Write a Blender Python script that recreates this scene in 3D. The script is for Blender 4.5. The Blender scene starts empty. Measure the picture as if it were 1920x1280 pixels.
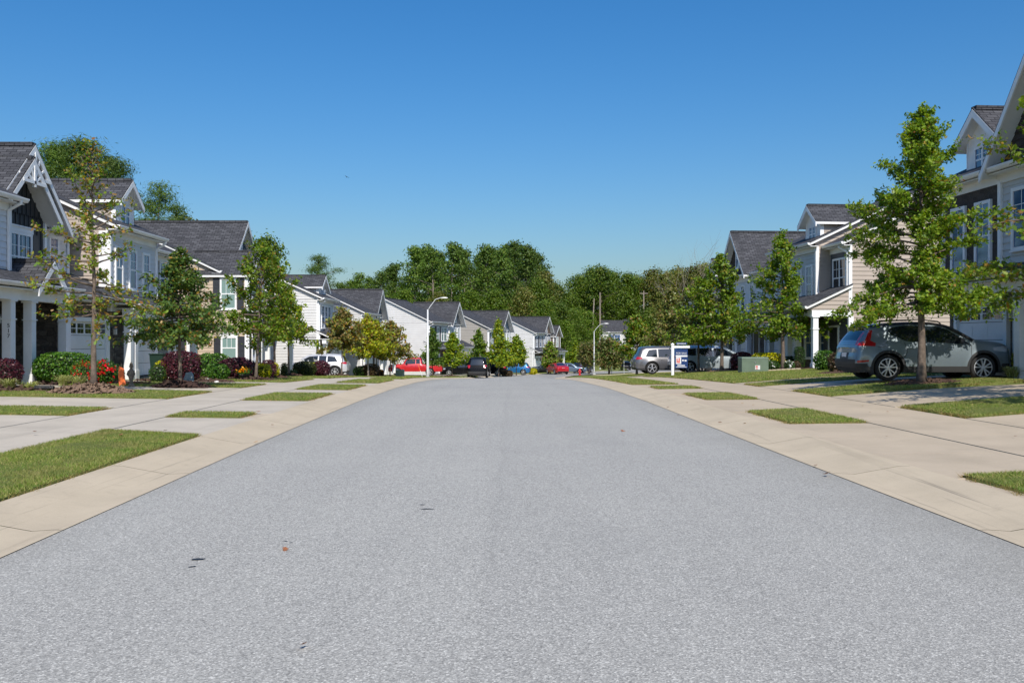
import bpy, bmesh, math, random
import numpy as np
from mathutils import Vector, Matrix
from mathutils.geometry import delaunay_2d_cdt
SC = bpy.context.scene
COL = SC.collection
R = math.radians
random.seed(7)
# ------------------------------------------------------------------ objects
def tag(o, label=None, cat=None, group=None, kind=None):
    if label: o['label'] = label
    if cat: o['category'] = cat
    if group: o['group'] = group
    if kind: o['kind'] = kind
    return o
def emp(name, loc, rz=0, label=None, cat=None, group=None):
    o = bpy.data.objects.new(name, None); COL.objects.link(o)
    o.empty_display_size = .3
    o.location = loc; o.rotation_euler = (0, 0, rz)
    return tag(o, label, cat, group)
def link(name, me, parent=None):
    o = bpy.data.objects.new(name, me); COL.objects.link(o)
    if parent: o.parent = parent
    return o
def copy_tree(o, parent=None):
    c = o.copy(); COL.objects.link(c)
    if parent: c.parent = parent
    for ch in [k for k in bpy.data.objects if k.parent == o]:
        copy_tree(ch, c)
    return c
class MB:
    """collects faces, builds them as ONE mesh object"""
    def __init__(s, sx=1): s.v = []; s.f = []; s.m = []; s.sx = sx
    def add(s, vs, fs, mi=0):
        b = len(s.v)
        s.v += [(p[0]*s.sx, p[1], p[2]) for p in vs]
        for f in fs: s.f.append([b+i for i in f]); s.m.append(mi)
    def poly(s, pts, mi=0): s.add(pts, [list(range(len(pts)))], mi)
    def box(s, x0, x1, y0, y1, z0, z1, mi=0):
        s.add([(x0,y0,z0),(x1,y0,z0),(x1,y1,z0),(x0,y1,z0),(x0,y0,z1),(x1,y0,z1),(x1,y1,z1),(x0,y1,z1)],
              [[0,3,2,1],[4,5,6,7],[0,1,5,4],[1,2,6,5],[2,3,7,6],[3,0,4,7]], mi)
    def bar(s, p, q, w, h=None, mi=0):
        p = Vector(p); q = Vector(q); d = (q-p).normalized(); h = h or w
        a = d.cross(Vector((0,0,1)))
        if a.length < .01: a = Vector((1,0,0))
        a.normalize(); b = a.cross(d).normalized()
        vs = []
        for c in (p, q):
            for i, j in ((-1,-1),(1,-1),(1,1),(-1,1)): vs.append(c+a*(i*w/2)+b*(j*h/2))
        s.add(vs, [[0,1,2,3],[7,6,5,4],[0,4,5,1],[1,5,6,2],[2,6,7,3],[3,7,4,0]], mi)
    def tube(s, pts, rad, n=8, cap=True, mi=0):
        pts = [Vector(p) for p in pts]
        if not hasattr(rad, '__len__'): rad = [rad]*len(pts)
        vs = []; a = None
        for i, p in enumerate(pts):
            d = (pts[min(i+1, len(pts)-1)]-pts[max(i-1, 0)]).normalized()
            if a is None:
                a = d.cross(Vector((0,0,1)))
                if a.length < .05: a = Vector((1,0,0))
            a = (a - d*a.dot(d)).normalized(); b = d.cross(a)
            for k in range(n):
                t = 2*math.pi*k/n
                vs.append(p + (a*math.cos(t)+b*math.sin(t))*rad[i])
        fs = []
        for i in range(len(pts)-1):
            for k in range(n):
                fs.append([i*n+k, i*n+(k+1)%n, (i+1)*n+(k+1)%n, (i+1)*n+k])
        if cap:
            fs.append(list(range(n))[::-1]); fs.append([(len(pts)-1)*n+k for k in range(n)])
        s.add(vs, fs, mi)
    def lathe(s, prof, c=(0,0,0), n=24, axis='z', mi=0):
        vs = []
        for r, h in prof:
            for k in range(n):
                t = 2*math.pi*k/n
                if axis == 'z': vs.append((c[0]+r*math.cos(t), c[1]+r*math.sin(t), c[2]+h))
                else: vs.append((c[0]+r*math.cos(t), c[1]+h, c[2]+r*math.sin(t)))
        fs = []
        for i in range(len(prof)-1):
            for k in range(n): fs.append([i*n+k, i*n+(k+1)%n, (i+1)*n+(k+1)%n, (i+1)*n+k])
        s.add(vs, fs, mi)
    def build(s, name, mat, parent=None, smooth=False, uv=True, merge=0, bevel=0, angle=None):
        me = bpy.data.meshes.new(name)
        me.from_pydata([tuple(p) for p in s.v], [], s.f)
        mats = mat if isinstance(mat, (list, tuple)) else [mat]
        for m in mats: me.materials.append(m)
        if len(mats) > 1: me.polygons.foreach_set('material_index', s.m)
        if merge or s.sx < 0 or bevel or merge == 0:
            bm = bmesh.new(); bm.from_mesh(me)
            if merge: bmesh.ops.remove_doubles(bm, verts=bm.verts, dist=merge)
            bmesh.ops.recalc_face_normals(bm, faces=bm.faces)
            if bevel: bmesh.ops.bevel(bm, geom=bm.edges, offset=bevel, segments=2, affect='EDGES', profile=.5)
            bm.to_mesh(me); bm.free()
        if uv: auto_uv(me)
        if smooth:
            me.polygons.foreach_set('use_smooth', [True]*len(me.polygons))
            if angle: 
                try: me.set_sharp_from_angle(angle=angle)
                except Exception: pass
        return link(name, me, parent)
def auto_uv(me):
    if not me.polygons: return
    ul = me.uv_layers.new(name='UVMap')
    n = len(me.loops)
    co = np.empty(len(me.vertices)*3); me.vertices.foreach_get('co', co); co = co.reshape(-1, 3)
    li = np.empty(n, int); me.loops.foreach_get('vertex_index', li)
    npoly = len(me.polygons)
    nor = np.empty(npoly*3); me.polygons.foreach_get('normal', nor); nor = nor.reshape(-1, 3)
    tot = np.empty(npoly, int); me.polygons.foreach_get('loop_total', tot)
    N = np.repeat(nor, tot, axis=0)
    flat = np.abs(N[:, 2]) > .97
    U = np.stack([-N[:, 1], N[:, 0], np.zeros(n)], 1); U[flat] = (1, 0, 0)
    U /= np.maximum(np.linalg.norm(U, axis=1, keepdims=True), 1e-6)
    V = np.cross(N, U); V[flat] = (0, 1, 0)
    P = co[li]
    uv = np.stack([(P*U).sum(1), (P*V).sum(1)], 1)
    ul.data.foreach_set('uv', uv.ravel().astype(np.float32))
def np_mesh(name, verts, loops, starts, mats, mi=None, smooth=False):
    me = bpy.data.meshes.new(name)
    me.vertices.add(len(verts)); me.vertices.foreach_set('co', np.asarray(verts, np.float32).ravel())
    me.loops.add(len(loops)); me.loops.foreach_set('vertex_index', np.asarray(loops, np.int32))
    me.polygons.add(len(starts)); me.polygons.foreach_set('loop_start', np.asarray(starts, np.int32))
    try:
        tot = np.diff(np.append(starts, len(loops))).astype(np.int32)
        me.polygons.foreach_set('loop_total', tot)
    except Exception: pass
    for m in mats: me.materials.append(m)
    if mi is not None: me.polygons.foreach_set('material_index', np.asarray(mi, np.int32))
    if smooth: me.polygons.foreach_set('use_smooth', np.ones(len(starts), bool))
    me.update(calc_edges=True); me.validate()
    return me
# ------------------------------------------------------------------ materials
def mat(name, col, rough=.6, metal=0, spec=.5, coat=0):
    m = bpy.data.materials.new(name); m.use_nodes = True
    b = m.node_tree.nodes['Principled BSDF']
    b.inputs['Base Color'].default_value = (*col, 1); b.inputs['Roughness'].default_value = rough
    b.inputs['Metallic'].default_value = metal; b.inputs['Specular IOR Level'].default_value = spec
    b.inputs['Coat Weight'].default_value = coat; b.inputs['Coat Roughness'].default_value = .04
    return m
class NT:
    def __init__(s, m): s.t = m.node_tree; s.b = s.t.nodes.get('Principled BSDF')
    def n(s, typ, **kw):
        x = s.t.nodes.new(typ)
        for k, v in kw.items():
            if k.startswith('i_'): x.inputs[k[2:].replace('_', ' ')].default_value = v
            else: setattr(x, k, v)
        return x
    def l(s, a, b): s.t.links.new(a, b)
    def noise(s, scale, detail=3, rough=.5, vec=None):
        x = s.n('ShaderNodeTexNoise'); x.inputs['Scale'].default_value = scale
        x.inputs['Detail'].default_value = detail; x.inputs['Roughness'].default_value = rough
        s.l(vec or s.obj(), x.inputs['Vector']); return x.outputs['Fac']
    def obj(s):
        if not hasattr(s, '_o'): s._o = s.n('ShaderNodeTexCoord')
        return s._o.outputs['Object']
    def uv(s):
        if not hasattr(s, '_o'): s._o = s.n('ShaderNodeTexCoord')
        return s._o.outputs['UV']
    def ramp(s, fac, stops):
        x = s.n('ShaderNodeValToRGB'); e = x.color_ramp.elements
        while len(e) < len(stops): e.new(.5)
        for i, (p, c) in enumerate(stops):
            e[i].position = p; e[i].color = (*c, 1) if len(c) == 3 else c
        s.l(fac, x.inputs['Fac']); return x.outputs['Color']
    def mix(s, fac, a, b, mode='MIX'):
        x = s.n('ShaderNodeMix', data_type='RGBA', blend_type=mode)
        for k, v in ((0, fac), (6, a), (7, b)):
            if hasattr(v, 'is_linked') or hasattr(v, 'links'): s.l(v, x.inputs[k])
            else: x.inputs[k].default_value = v if k == 0 else (*v, 1)
        return x.outputs[2]
    def bump(s, h, strength=.3, dist=.01):
        x = s.n('ShaderNodeBump'); x.inputs['Strength'].default_value = strength
        x.inputs['Distance'].default_value = dist
        s.l(h, x.inputs['Height']); s.l(x.outputs['Normal'], s.b.inputs['Normal'])
    def math(s, op, a, b=0):
        x = s.n('ShaderNodeMath', operation=op)
        for i, v in ((0, a), (1, b)):
            if hasattr(v, 'links'): s.l(v, x.inputs[i])
            else: x.inputs[i].default_value = v
        return x.outputs[0]
    def col(s, c): s.l(c, s.b.inputs['Base Color'])
    def rough(s, c): s.l(c, s.b.inputs['Roughness'])
def dirty(name, col, rough=.6, amt=.12, scale=1.5, bump=0, bscale=60):
    m = mat(name, col, rough); t = NT(m)
    f = t.noise(scale, 6, .6)
    a = tuple(c*(1-amt*1.6) for c in col); b = tuple(min(1, c*(1+amt)) for c in col)
    t.col(t.ramp(f, [(.3, a), (.7, b)]))
    if bump: t.bump(t.noise(bscale, 3), bump, .004)
    return m
def m_siding(name, col):
    m = mat(name, col, .55); t = NT(m)
    f = t.noise(.9, 5, .6)
    c1 = t.ramp(f, [(.3, tuple(c*.88 for c in col)), (.7, tuple(c*1.05 for c in col))])
    mp = t.n('ShaderNodeMapping'); mp.inputs['Scale'].default_value = (3, 3, 90); t.l(t.obj(), mp.inputs['Vector'])
    g = t.noise(1, 4, .6, mp.outputs['Vector'])
    t.col(t.mix(.25, c1, t.ramp(g, [(.35, tuple(c*.85 for c in col)), (.65, tuple(c*1.06 for c in col))])))
    t.bump(g, .15, .003)
    return m
def m_shingle():
    m = mat('asphalt_shingle', (.05, .052, .06), .9, spec=.25); t = NT(m)
    br = t.n('ShaderNodeTexBrick', offset=.5, offset_frequency=2)
    t.l(t.uv(), br.inputs['Vector'])
    for k, v in (('Scale', 1), ('Brick Width', .34), ('Row Height', .145), ('Mortar Size', .012), ('Bias', 0)): br.inputs[k].default_value = v
    br.inputs['Color1'].default_value = (0, 0, 0, 1); br.inputs['Color2'].default_value = (1, 1, 1, 1); br.inputs['Mortar'].default_value = (.0, .0, .0, 1)
    n1 = t.noise(1.1, 4, .6); n2 = t.noise(45, 2)
    base = t.ramp(br.outputs['Color'], [(0, (.026, .027, .031)), (.5, (.060, .061, .069)), (1, (.115, .117, .128))])
    c = t.mix(.25, base, t.ramp(n1, [(.3, (.046, .047, .053)), (.7, (.082, .083, .091))]))
    c = t.mix(.35, c, t.ramp(n2, [(.3, (.02, .02, .026)), (.75, (.14, .145, .155))]))
    c = t.mix(br.outputs['Fac'], c, (.012, .012, .015))
    t.col(c)
    h = t.math('SUBTRACT', br.outputs['Color'], t.math('MULTIPLY', br.outputs['Fac'], 1.5))
    t.bump(h, .6, .012)
    return m
def m_stone(name, cols, scale=3.2):
    m = mat(name, cols[1], .85); t = NT(m)
    mp = t.n('ShaderNodeMapping'); mp.inputs['Scale'].default_value = (scale, scale*2.1, 1); t.l(t.uv(), mp.inputs['Vector'])
    v = t.n('ShaderNodeTexVoronoi', distance='CHEBYCHEV'); v.inputs['Scale'].default_value = 1; v.inputs['Randomness'].default_value = .75
    t.l(mp.outputs['Vector'], v.inputs['Vector'])
    v2 = t.n('ShaderNodeTexVoronoi', feature='DISTANCE_TO_EDGE'); v2.inputs['Randomness'].default_value = .75; v2.inputs['Scale'].default_value = 1
    t.l(mp.outputs['Vector'], v2.inputs['Vector'])
    sp = t.n('ShaderNodeSeparateColor'); t.l(v.outputs['Color'], sp.inputs['Color'])
    c = t.ramp(sp.outputs[0], [(0, cols[0]), (.5, cols[1]), (1, cols[2])])
    c = t.mix(.3, c, t.ramp(t.noise(18, 4), [(.3, cols[0]), (.7, cols[2])]))
    edge = t.ramp(v2.outputs['Distance'], [(0, (0, 0, 0)), (.07, (1, 1, 1))])
    t.col(t.mix(edge, (.06, .055, .05), c)); t.bump(edge, .6, .02)
    return m
def m_glass(name, col=(.02, .045, .09), ior=2.0, rough=.03):
    m = mat(name, col, rough, spec=.5); b = m.node_tree.nodes['Principled BSDF']
    b.inputs['IOR'].default_value = ior
    t = NT(m); t.bump(t.noise(2.5, 2), .03, .01)
    return m
def m_paint(name, col, metal=.35, rough=.35):
    m = mat(name, col, rough, metal=metal, coat=1.0); t = NT(m)
    f = t.noise(900, 1); t.col(t.mix(.2, col, t.ramp(f, [(.3, tuple(c*.7 for c in col)), (.7, tuple(min(1, c*1.3) for c in col))])))
    return m
def m_leaf(name, cols, trans=.35, rough=.45, v0=.9, v1=1.3, sat=1.12):
    """cols: list of colours picked per leaf"""
    m = bpy.data.materials.new(name); m.use_nodes = True
    t = NT(m); nt = t.t; nt.nodes.remove(t.b)
    out = nt.nodes['Material Output']
    g = t.n('ShaderNodeNewGeometry')
    stops = [(i/max(1, len(cols)-1), c) for i, c in enumerate(cols)]
    c = t.ramp(g.outputs['Random Per Island'], stops)
    oi = t.n('ShaderNodeObjectInfo')
    hs = t.n('ShaderNodeHueSaturation')
    v = t.n('ShaderNodeMapRange'); v.inputs['To Min'].default_value = v0; v.inputs['To Max'].default_value = v1; hs.inputs['Saturation'].default_value = sat
    t.l(oi.outputs['Random'], v.inputs['Value']); t.l(v.outputs[0], hs.inputs['Value']); t.l(c, hs.inputs['Color'])
    c = hs.outputs['Color']
    d = t.n('ShaderNodeBsdfPrincipled'); t.l(c, d.inputs['Base Color']); d.inputs['Roughness'].default_value = rough; d.inputs['Specular IOR Level'].default_value = .4
    tr = t.n('ShaderNodeBsdfTranslucent')
    h2 = t.n('ShaderNodeHueSaturation'); h2.inputs['Saturation'].default_value = 1.15; h2.inputs['Value'].default_value = 1.5; h2.inputs['Hue'].default_value = .485
    t.l(c, h2.inputs['Color']); t.l(h2.outputs['Color'], tr.inputs['Color'])
    mx = t.n('ShaderNodeMixShader'); mx.inputs[0].default_value = trans
    t.l(d.outputs[0], mx.inputs[1]); t.l(tr.outputs[0], mx.inputs[2]); t.l(mx.outputs[0], out.inputs['Surface'])
    return m
M = {}
M['white'] = dirty('white_trim', (.82, .825, .83), .5, .05)
M['white_vinyl'] = m_siding('white_siding', (.64, .64, .635))
M['pale'] = m_siding('pale_grey_siding', (.68, .695, .715))
M['gray'] = m_siding('grey_siding', (.56, .56, .55))
M['dgray'] = m_siding('dark_grey_siding', (.10, .11, .125))
M['navy'] = m_siding('slate_blue_siding', (.05, .085, .13))
M['taupe'] = m_siding('taupe_siding', (.42, .355, .30))
M['beige'] = m_siding('beige_siding', (.50, .405, .305))
M['tan'] = m_siding('warm_grey_siding', (.36, .34, .31))
M['charcoal'] = m_siding('charcoal_board', (.035, .036, .04))
M['shake'] = m_stone('brown_shake', [(.035, .027, .024), (.05, .038, .032), (.07, .055, .047)], 4.5)
M['stone'] = m_stone('dark_stone', [(.055, .045, .04), (.11, .09, .078), (.21, .18, .155)], 3.4)
M['brick'] = m_stone('brown_stone', [(.10, .075, .06), (.17, .125, .10), (.27, .21, .17)], 4)
M['shingle'] = m_shingle()
M['soffit'] = dirty('soffit_white', (.76, .76, .75), .6, .05)
M['shutter'] = dirty('dark_shutter', (.03, .033, .042), .5, .15)
M['glass'] = m_glass('window_glass', (.03, .085, .20))  # blue base colour stands in for reflected sky
M['glass_green'] = m_glass('window_glass_with_blinds', (.20, .30, .28), 1.6, .08)
M['dark'] = mat('dark_interior', (.012, .012, .014), .8)
M['door_dark'] = dirty('dark_door', (.02, .02, .024), .4, .1)
M['garage'] = dirty('garage_white', (.77, .775, .785), .45, .05)
M['black'] = mat('black_plastic', (.012, .012, .013), .45)
M['metal'] = mat('grey_metal', (.45, .46, .47), .35, .8)
M['galv'] = dirty('galvanised_pole', (.50, .51, .51), .5, .08)
SKY_S, SKY_SAT, SKY_HUE, SUN_E = .127, 1.24, .503, 4.95
# ------------------------------------------------------------------ lie of the land
_PY = [-60, 0, 15, 22, 30, 38, 45, 55, 66, 75, 83, 95, 108, 117, 130, 145, 165, 200, 300, 1500]
_PZ = [0, 0, 0, -.01, -.09, -.26, -.45, -.82, -1.27, -1.62, -1.9, -2.28, -2.6, -2.83, -3.12, -3.4, -3.6, -3.8, -4.2, -6]
_CY = [-60, 0, 6, 13, 20, 30, 40, 55, 70, 83, 100, 117, 135, 150, 1500]
_CX = [.5, .25, .1, -.1, -.2, -.35, -.5, -.5, -.3, .4, 2.2, 6.0, 12.5, 19.0, 600]
_yy = np.arange(-60, 1501, .5)
def _smooth(ys, zs, w):
    a = np.interp(_yy, ys, zs); k = np.ones(w)/w
    return np.convolve(np.pad(a, w//2, mode='edge'), k, 'valid')[:len(_yy)]
_pz = _smooth(_PY, _PZ, 9); _cx = _smooth(_CY, _CX, 13)
def prof(y): return np.interp(y, _yy, _pz)
def cen(y): return np.interp(y, _yy, _cx)
_TL = [-400, -60, -40, -16, -8, -6.1, -4.4, -4.28, -3.78, -3.55, 0, 3.55, 3.78, 4.28, 4.4, 6.1, 8, 10.4, 13, 16, 40, 60, 400]
_TZ = [1.2, .6, .42, .24, .12, .10, .08, .075, -.015, 0, .03, 0, -.015, .075, .08, .10, .14, .33, .46, .58, .8, .9, 1.2]
def G(x, y):
    t = np.asarray(x) - cen(y)
    o = np.interp(t, _TL, _TZ)
    far = np.clip((np.asarray(y)-100)/40, 0, 1)
    return prof(y) + o*(1-.6*far)
def Gz(x, y): return float(G(x, y))
def px(x, Y): return (x-960)*Y/1700.0
def pz(y, Y): return 1.46+(640-y)*Y/1700.0
# ground materials
def m_asphalt():
    m = mat('road_asphalt', (0.216, 0.216, 0.219), .85, spec=.3); t = NT(m)
    o = t.obj()
    v = t.n('ShaderNodeTexVoronoi'); v.inputs['Scale'].default_value = 125; t.l(o, v.inputs['Vector'])
    sp = t.n('ShaderNodeSeparateColor'); t.l(v.outputs['Color'], sp.inputs['Color'])
    c = t.ramp(sp.outputs[0], [(0, (0.065, 0.063, 0.058)), (.22, (0.200, 0.195, 0.179)), (.55, (0.350, 0.343, 0.311)), (.85, (0.507, 0.492, 0.444)), (1, (0.916, 0.898, 0.815))])
    v3 = t.n('ShaderNodeTexVoronoi'); v3.inputs['Scale'].default_value = 75; t.l(o, v3.inputs['Vector'])
    s3 = t.n('ShaderNodeSeparateColor'); t.l(v3.outputs['Color'], s3.inputs['Color'])
    c = t.mix(.30, c, t.ramp(s3.outputs[1], [(0, (0.151, 0.148, 0.138)), (.5, (0.340, 0.333, 0.303)), (1, (0.572, 0.558, 0.502))]))
    n = t.noise(30, 4, .7); c = t.mix(.12, c, t.ramp(n, [(.3, (0.259, 0.254, 0.230)), (.7, (0.432, 0.423, 0.382))]))
    big = t.noise(.35, 4, .6); c = t.mix(.16, c, t.ramp(big, [(.35, (0.281, 0.278, 0.261)), (.65, (0.432, 0.423, 0.382))]))
    # lengthwise wear streaks
    mp = t.n('ShaderNodeMapping'); mp.inputs['Scale'].default_value = (1.6, .05, 1); t.l(o, mp.inputs['Vector'])
    st = t.noise(1, 3, .6, mp.outputs['Vector']); c = t.mix(.10, c, t.ramp(st, [(.4, (0.281, 0.277, 0.260)), (.62, (0.432, 0.423, 0.386))]))
    sx = t.n('ShaderNodeSeparateXYZ'); t.l(o, sx.inputs[0])
    wv = t.math('MULTIPLY', t.math('SUBTRACT', t.noise(.5, 3), .5), .35)
    sm = t.math('ABSOLUTE', t.math('ADD', t.math('ADD', sx.outputs[0], .14), wv))
    c = t.mix(t.ramp(sm, [(0, (0.151, 0.151, 0.146)), (.014, (0.075, 0.076, 0.074)), (.045, (0, 0, 0))]), c, (0.183, 0.179, 0.167))
    c = t.mix(t.ramp(t.math('ADD', t.math('ADD', sx.outputs[0], .14), wv), [(0, (0, 0, 0)), (.02, (0.065, 0.065, 0.063))]), c, (0.248, 0.244, 0.230))
    # dust and darker wear toward the gutters
    ed = t.math('ADD', t.math('ABSOLUTE', t.math('ADD', sx.outputs[0], .2)), t.math('MULTIPLY', t.math('SUBTRACT', t.noise(1.3, 4), .5), 1.0))
    eg = t.n('ShaderNodeMapRange'); eg.inputs['From Min'].default_value = 2.9; eg.inputs['From Max'].default_value = 3.7; eg.inputs['To Max'].default_value = .35; t.l(ed, eg.inputs['Value'])
    c = t.mix(eg.outputs[0], c, (0.216, 0.206, 0.178))
    pt = t.noise(.22, 2, .5); c = t.mix(t.ramp(pt, [(.58, (0, 0, 0)), (.66, (0.151, 0.151, 0.146))]), c, (0.216, 0.216, 0.209))
    t.col(c); t.bump(t.math('ADD', v.outputs['Distance'], t.math('MULTIPLY', n, .3)), .4, .005)
    return m
def m_concrete(name, col, stain=.25, scuff=0):
    m = mat(name, col, .85, spec=.3); t = NT(m)
    a = t.noise(.8, 6, .65); b = t.noise(60, 3, .6); g = t.noise(220, 2)
    lo = tuple(c*(1-stain) for c in col); hi = tuple(c*1.12 for c in col)
    c = t.ramp(a, [(.3, lo), (.55, col), (.75, hi)])
    c = t.mix(.25, c, t.ramp(b, [(.3, lo), (.7, hi)]))
    c = t.mix(.2, c, t.ramp(g, [(.3, tuple(k*.7 for k in col)), (.7, tuple(k*1.2 for k in col))]))
    mp = t.n('ShaderNodeMapping'); mp.inputs['Scale'].default_value = (3, .12, 1); t.l(t.obj(), mp.inputs['Vector'])
    s = t.noise(1, 4, .7, mp.outputs['Vector'])
    c = t.mix(t.ramp(s, [(.60, (0, 0, 0)), (.78, (.45, .45, .45))]), c, tuple(k*.55 for k in col))
    if scuff:
        mp2 = t.n('ShaderNodeMapping'); mp2.inputs['Scale'].default_value = (11, .16, 1); t.l(t.obj(), mp2.inputs['Vector'])
        s2 = t.noise(1, 5, .75, mp2.outputs['Vector'])
        c = t.mix(t.ramp(s2, [(.60, (0, 0, 0)), (.70, (scuff, scuff, scuff))]), c, (.09, .08, .07))
        c = t.mix(t.ramp(t.noise(5, 5, .7), [(.56, (0, 0, 0)), (.75, (.35, .35, .35))]), c, tuple(k*.6 for k in col))
    t.col(c); t.bump(b, .2, .004)
    return m
def m_grass(name, dark, mid, dry):
    m = mat(name, mid, .9, spec=.15); t = NT(m)
    a = t.noise(.9, 6, .7); b = t.noise(25, 4, .7); c0 = t.noise(160, 2, .5)
    c = t.ramp(a, [(.3, dark), (.5, mid), (.72, dry)])
    c = t.mix(.45, c, t.ramp(b, [(.3, dark), (.5, mid), (.75, dry)]))
    c = t.mix(.4, c, t.ramp(c0, [(.3, tuple(k*.4 for k in dark)), (.7, mid)]))
    t.col(c); t.bump(t.math('ADD', b, c0), .8, .03)
    return m
M['asphalt'] = m_asphalt()
M['concrete'] = m_concrete('pale_concrete', (.475, .395, .29))
M['concrete_left'] = m_concrete('cool_concrete', (.505, .45, .365), .3)
M['gutter'] = m_concrete('kerb_concrete', (.51, .43, .31), .2, .55)
M['lawn'] = m_grass('lawn_grass', (.10, .135, .030), (.20, .235, .062), (.33, .29, .12))
M['soil'] = dirty('soil', (.055, .04, .03), .95, .3, 6, .6, 40)
M['mulch'] = dirty('brown_mulch', (.075, .042, .028), .95, .35, 25, .8, 60)
M['mulch_dark'] = dirty('dark_mulch', (.045, .022, .017), .95, .35, 25, .8, 60)
M['mulch_pale'] = dirty('faded_mulch', (.19, .125, .085), .95, .3, 25, .8, 60)

def drape(name, xs, ys, fx, mat_, dz, kind='structure', thick=0, parent=None):
    """sheet over ground: xs offsets across, ys along; fx(x,y)->world x"""
    xs = np.asarray(xs); ys = np.asarray(ys)
    nx, ny = len(xs), len(ys)
    Y, T = np.meshgrid(ys, xs, indexing='ij'); X = fx(T, Y)
    Z = G(X, Y)+dz
    v = np.stack([X, Y, Z], -1).reshape(-1, 3)
    i = (np.arange(ny-1)[:, None]*nx+np.arange(nx-1)[None]).ravel()
    q = np.stack([i, i+1, i+nx+1, i+nx], 1)
    if thick:
        per = list(range(nx))+[k*nx+nx-1 for k in range(1, ny)]+[(ny-1)*nx+k for k in range(nx-2, -1, -1)]+[k*nx for k in range(ny-2, 0, -1)]
        b = v[per].copy(); b[:, 2] -= thick
        n0 = len(v); v = np.concatenate([v, b])
        m = len(per)
        q2 = np.array([[per[k], n0+k, n0+(k+1) % m, per[(k+1) % m]] for k in range(m)])
        q = np.concatenate([q, q2])
    me = np_mesh(name, v, q.ravel(), np.arange(len(q))*4, [mat_])
    bm = bmesh.new(); bm.from_mesh(me); bmesh.ops.recalc_face_normals(bm, faces=bm.faces)
    bm.to_mesh(me); bm.free()
    o = link(name, me, parent)
    if kind: o['kind'] = kind
    return o
road_x = lambda T, Y: cen(Y)+T
def rng_y(a, b, st): return np.linspace(a, b, max(2, int(round((b-a)/st))+1))
# terrain to the horizon
gx = np.concatenate([[-1500, -700, -400, -250, -150, -100, -70, -50, -40, -32], np.arange(-27, 27.1, .45), [30, 36, 44, 55, 70, 100, 150, 250, 400, 700, 1500]])
gy = np.concatenate([[-60, -30, -15], np.arange(-8, 60, 1.0), np.arange(60, 160, 2.0), [165, 175, 190, 210, 240, 280, 340, 450, 700, 1100, 1500]])
g = drape('ground', gx, gy, lambda T, Y: T, M['lawn'], -.05)
tag(g, 'grassy ground running out to the woods', 'ground')
r = drape('road', np.linspace(-3.56, 3.56, 15), np.concatenate([rng_y(-8, 60, 1), rng_y(62, 150, 2)]), road_x, M['asphalt'], .0)
tag(r, 'light grey asphalt street running over a crest', 'road')
# kerb and gutter with joints every 3 m
kb = {}
for sd, nm in ((-1, 'left'), (1, 'right')):
    V = []; Q = []
    prof_t = [3.54, 3.60, 3.78, 3.95, 4.12, 4.28, 4.42]
    y = -8.0
    while y < 150:
        ys = np.linspace(y+.006, y+3.0-.006, 4)
        T, Yg = np.meshgrid(np.array(prof_t)*sd, ys); X = cen(Yg)+T
        Z = G(X, Yg)+.012; Z[:, 0] = G(X[:, 0], Yg[:, 0])+.006; 
        v = np.stack([X, Yg, Z], -1).reshape(-1, 3); n = len(prof_t); b = len(V)
        V += v.tolist()
        for a in range(3):
            for c in range(n-1): Q.append([b+a*n+c, b+a*n+c+1, b+(a+1)*n+c+1, b+(a+1)*n+c])
        y += 3.0
    mb = MB(); mb.add(V, Q); o = mb.build('kerb', M['gutter'], smooth=True)
    tag(o, f'pale concrete rolled kerb and gutter along the {nm} edge of the street', 'kerb', kind='structure')
# pavements and driveways: slabs with open joints
def slabs(rects, name, label, cat, mat_=None, lift=.0, sl=2.4):
    mb = MB()
    for (t0, t1, y0, y1) in rects:
        ny = max(1, int(round((y1-y0)/sl))); nt = max(1, int(round(abs(t1-t0)/3.2)))
        for a in range(ny):
            for c in range(nt):
                ya, yb = y0+(y1-y0)*a/ny+.006, y0+(y1-y0)*(a+1)/ny-.006
                ta, tb = t0+(t1-t0)*c/nt, t0+(t1-t0)*(c+1)/nt
                if ta > tb: ta, tb = tb, ta
                ta += .012; tb -= .012
                ty = np.linspace(ta, tb, 4); ys = np.linspace(ya, yb, 3); vs = []
                for yy in ys:
                    for tt in ty:
                        X = float(cen(yy))+tt; vs.append((X, yy, Gz(X, yy)+lift))
                top = [[i*4+j, i*4+j+1, (i+1)*4+j+1, (i+1)*4+j] for i in range(2) for j in range(3)]
                per = [0, 1, 2, 3, 7, 11, 10, 9, 8, 4]; b = len(vs)
                vs += [(vs[k][0], vs[k][1], vs[k][2]-.09) for k in per]
                side = [[per[k], b+k, b+(k+1) % 10, per[(k+1) % 10]] for k in range(10)]
                mb.add(vs, top+side)
    o = mb.build(name, mat_ or M['concrete'])
    return tag(o, label, cat, kind='structure')
slabs([(-6.12, -7.86, -6, 118)], 'pavement', 'pale concrete pavement along the left side of the street', 'pavement', M['concrete_left'])
slabs([(6.12, 7.92, -6, 56)], 'pavement', 'pale concrete pavement along the right side of the street', 'pavement')
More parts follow.
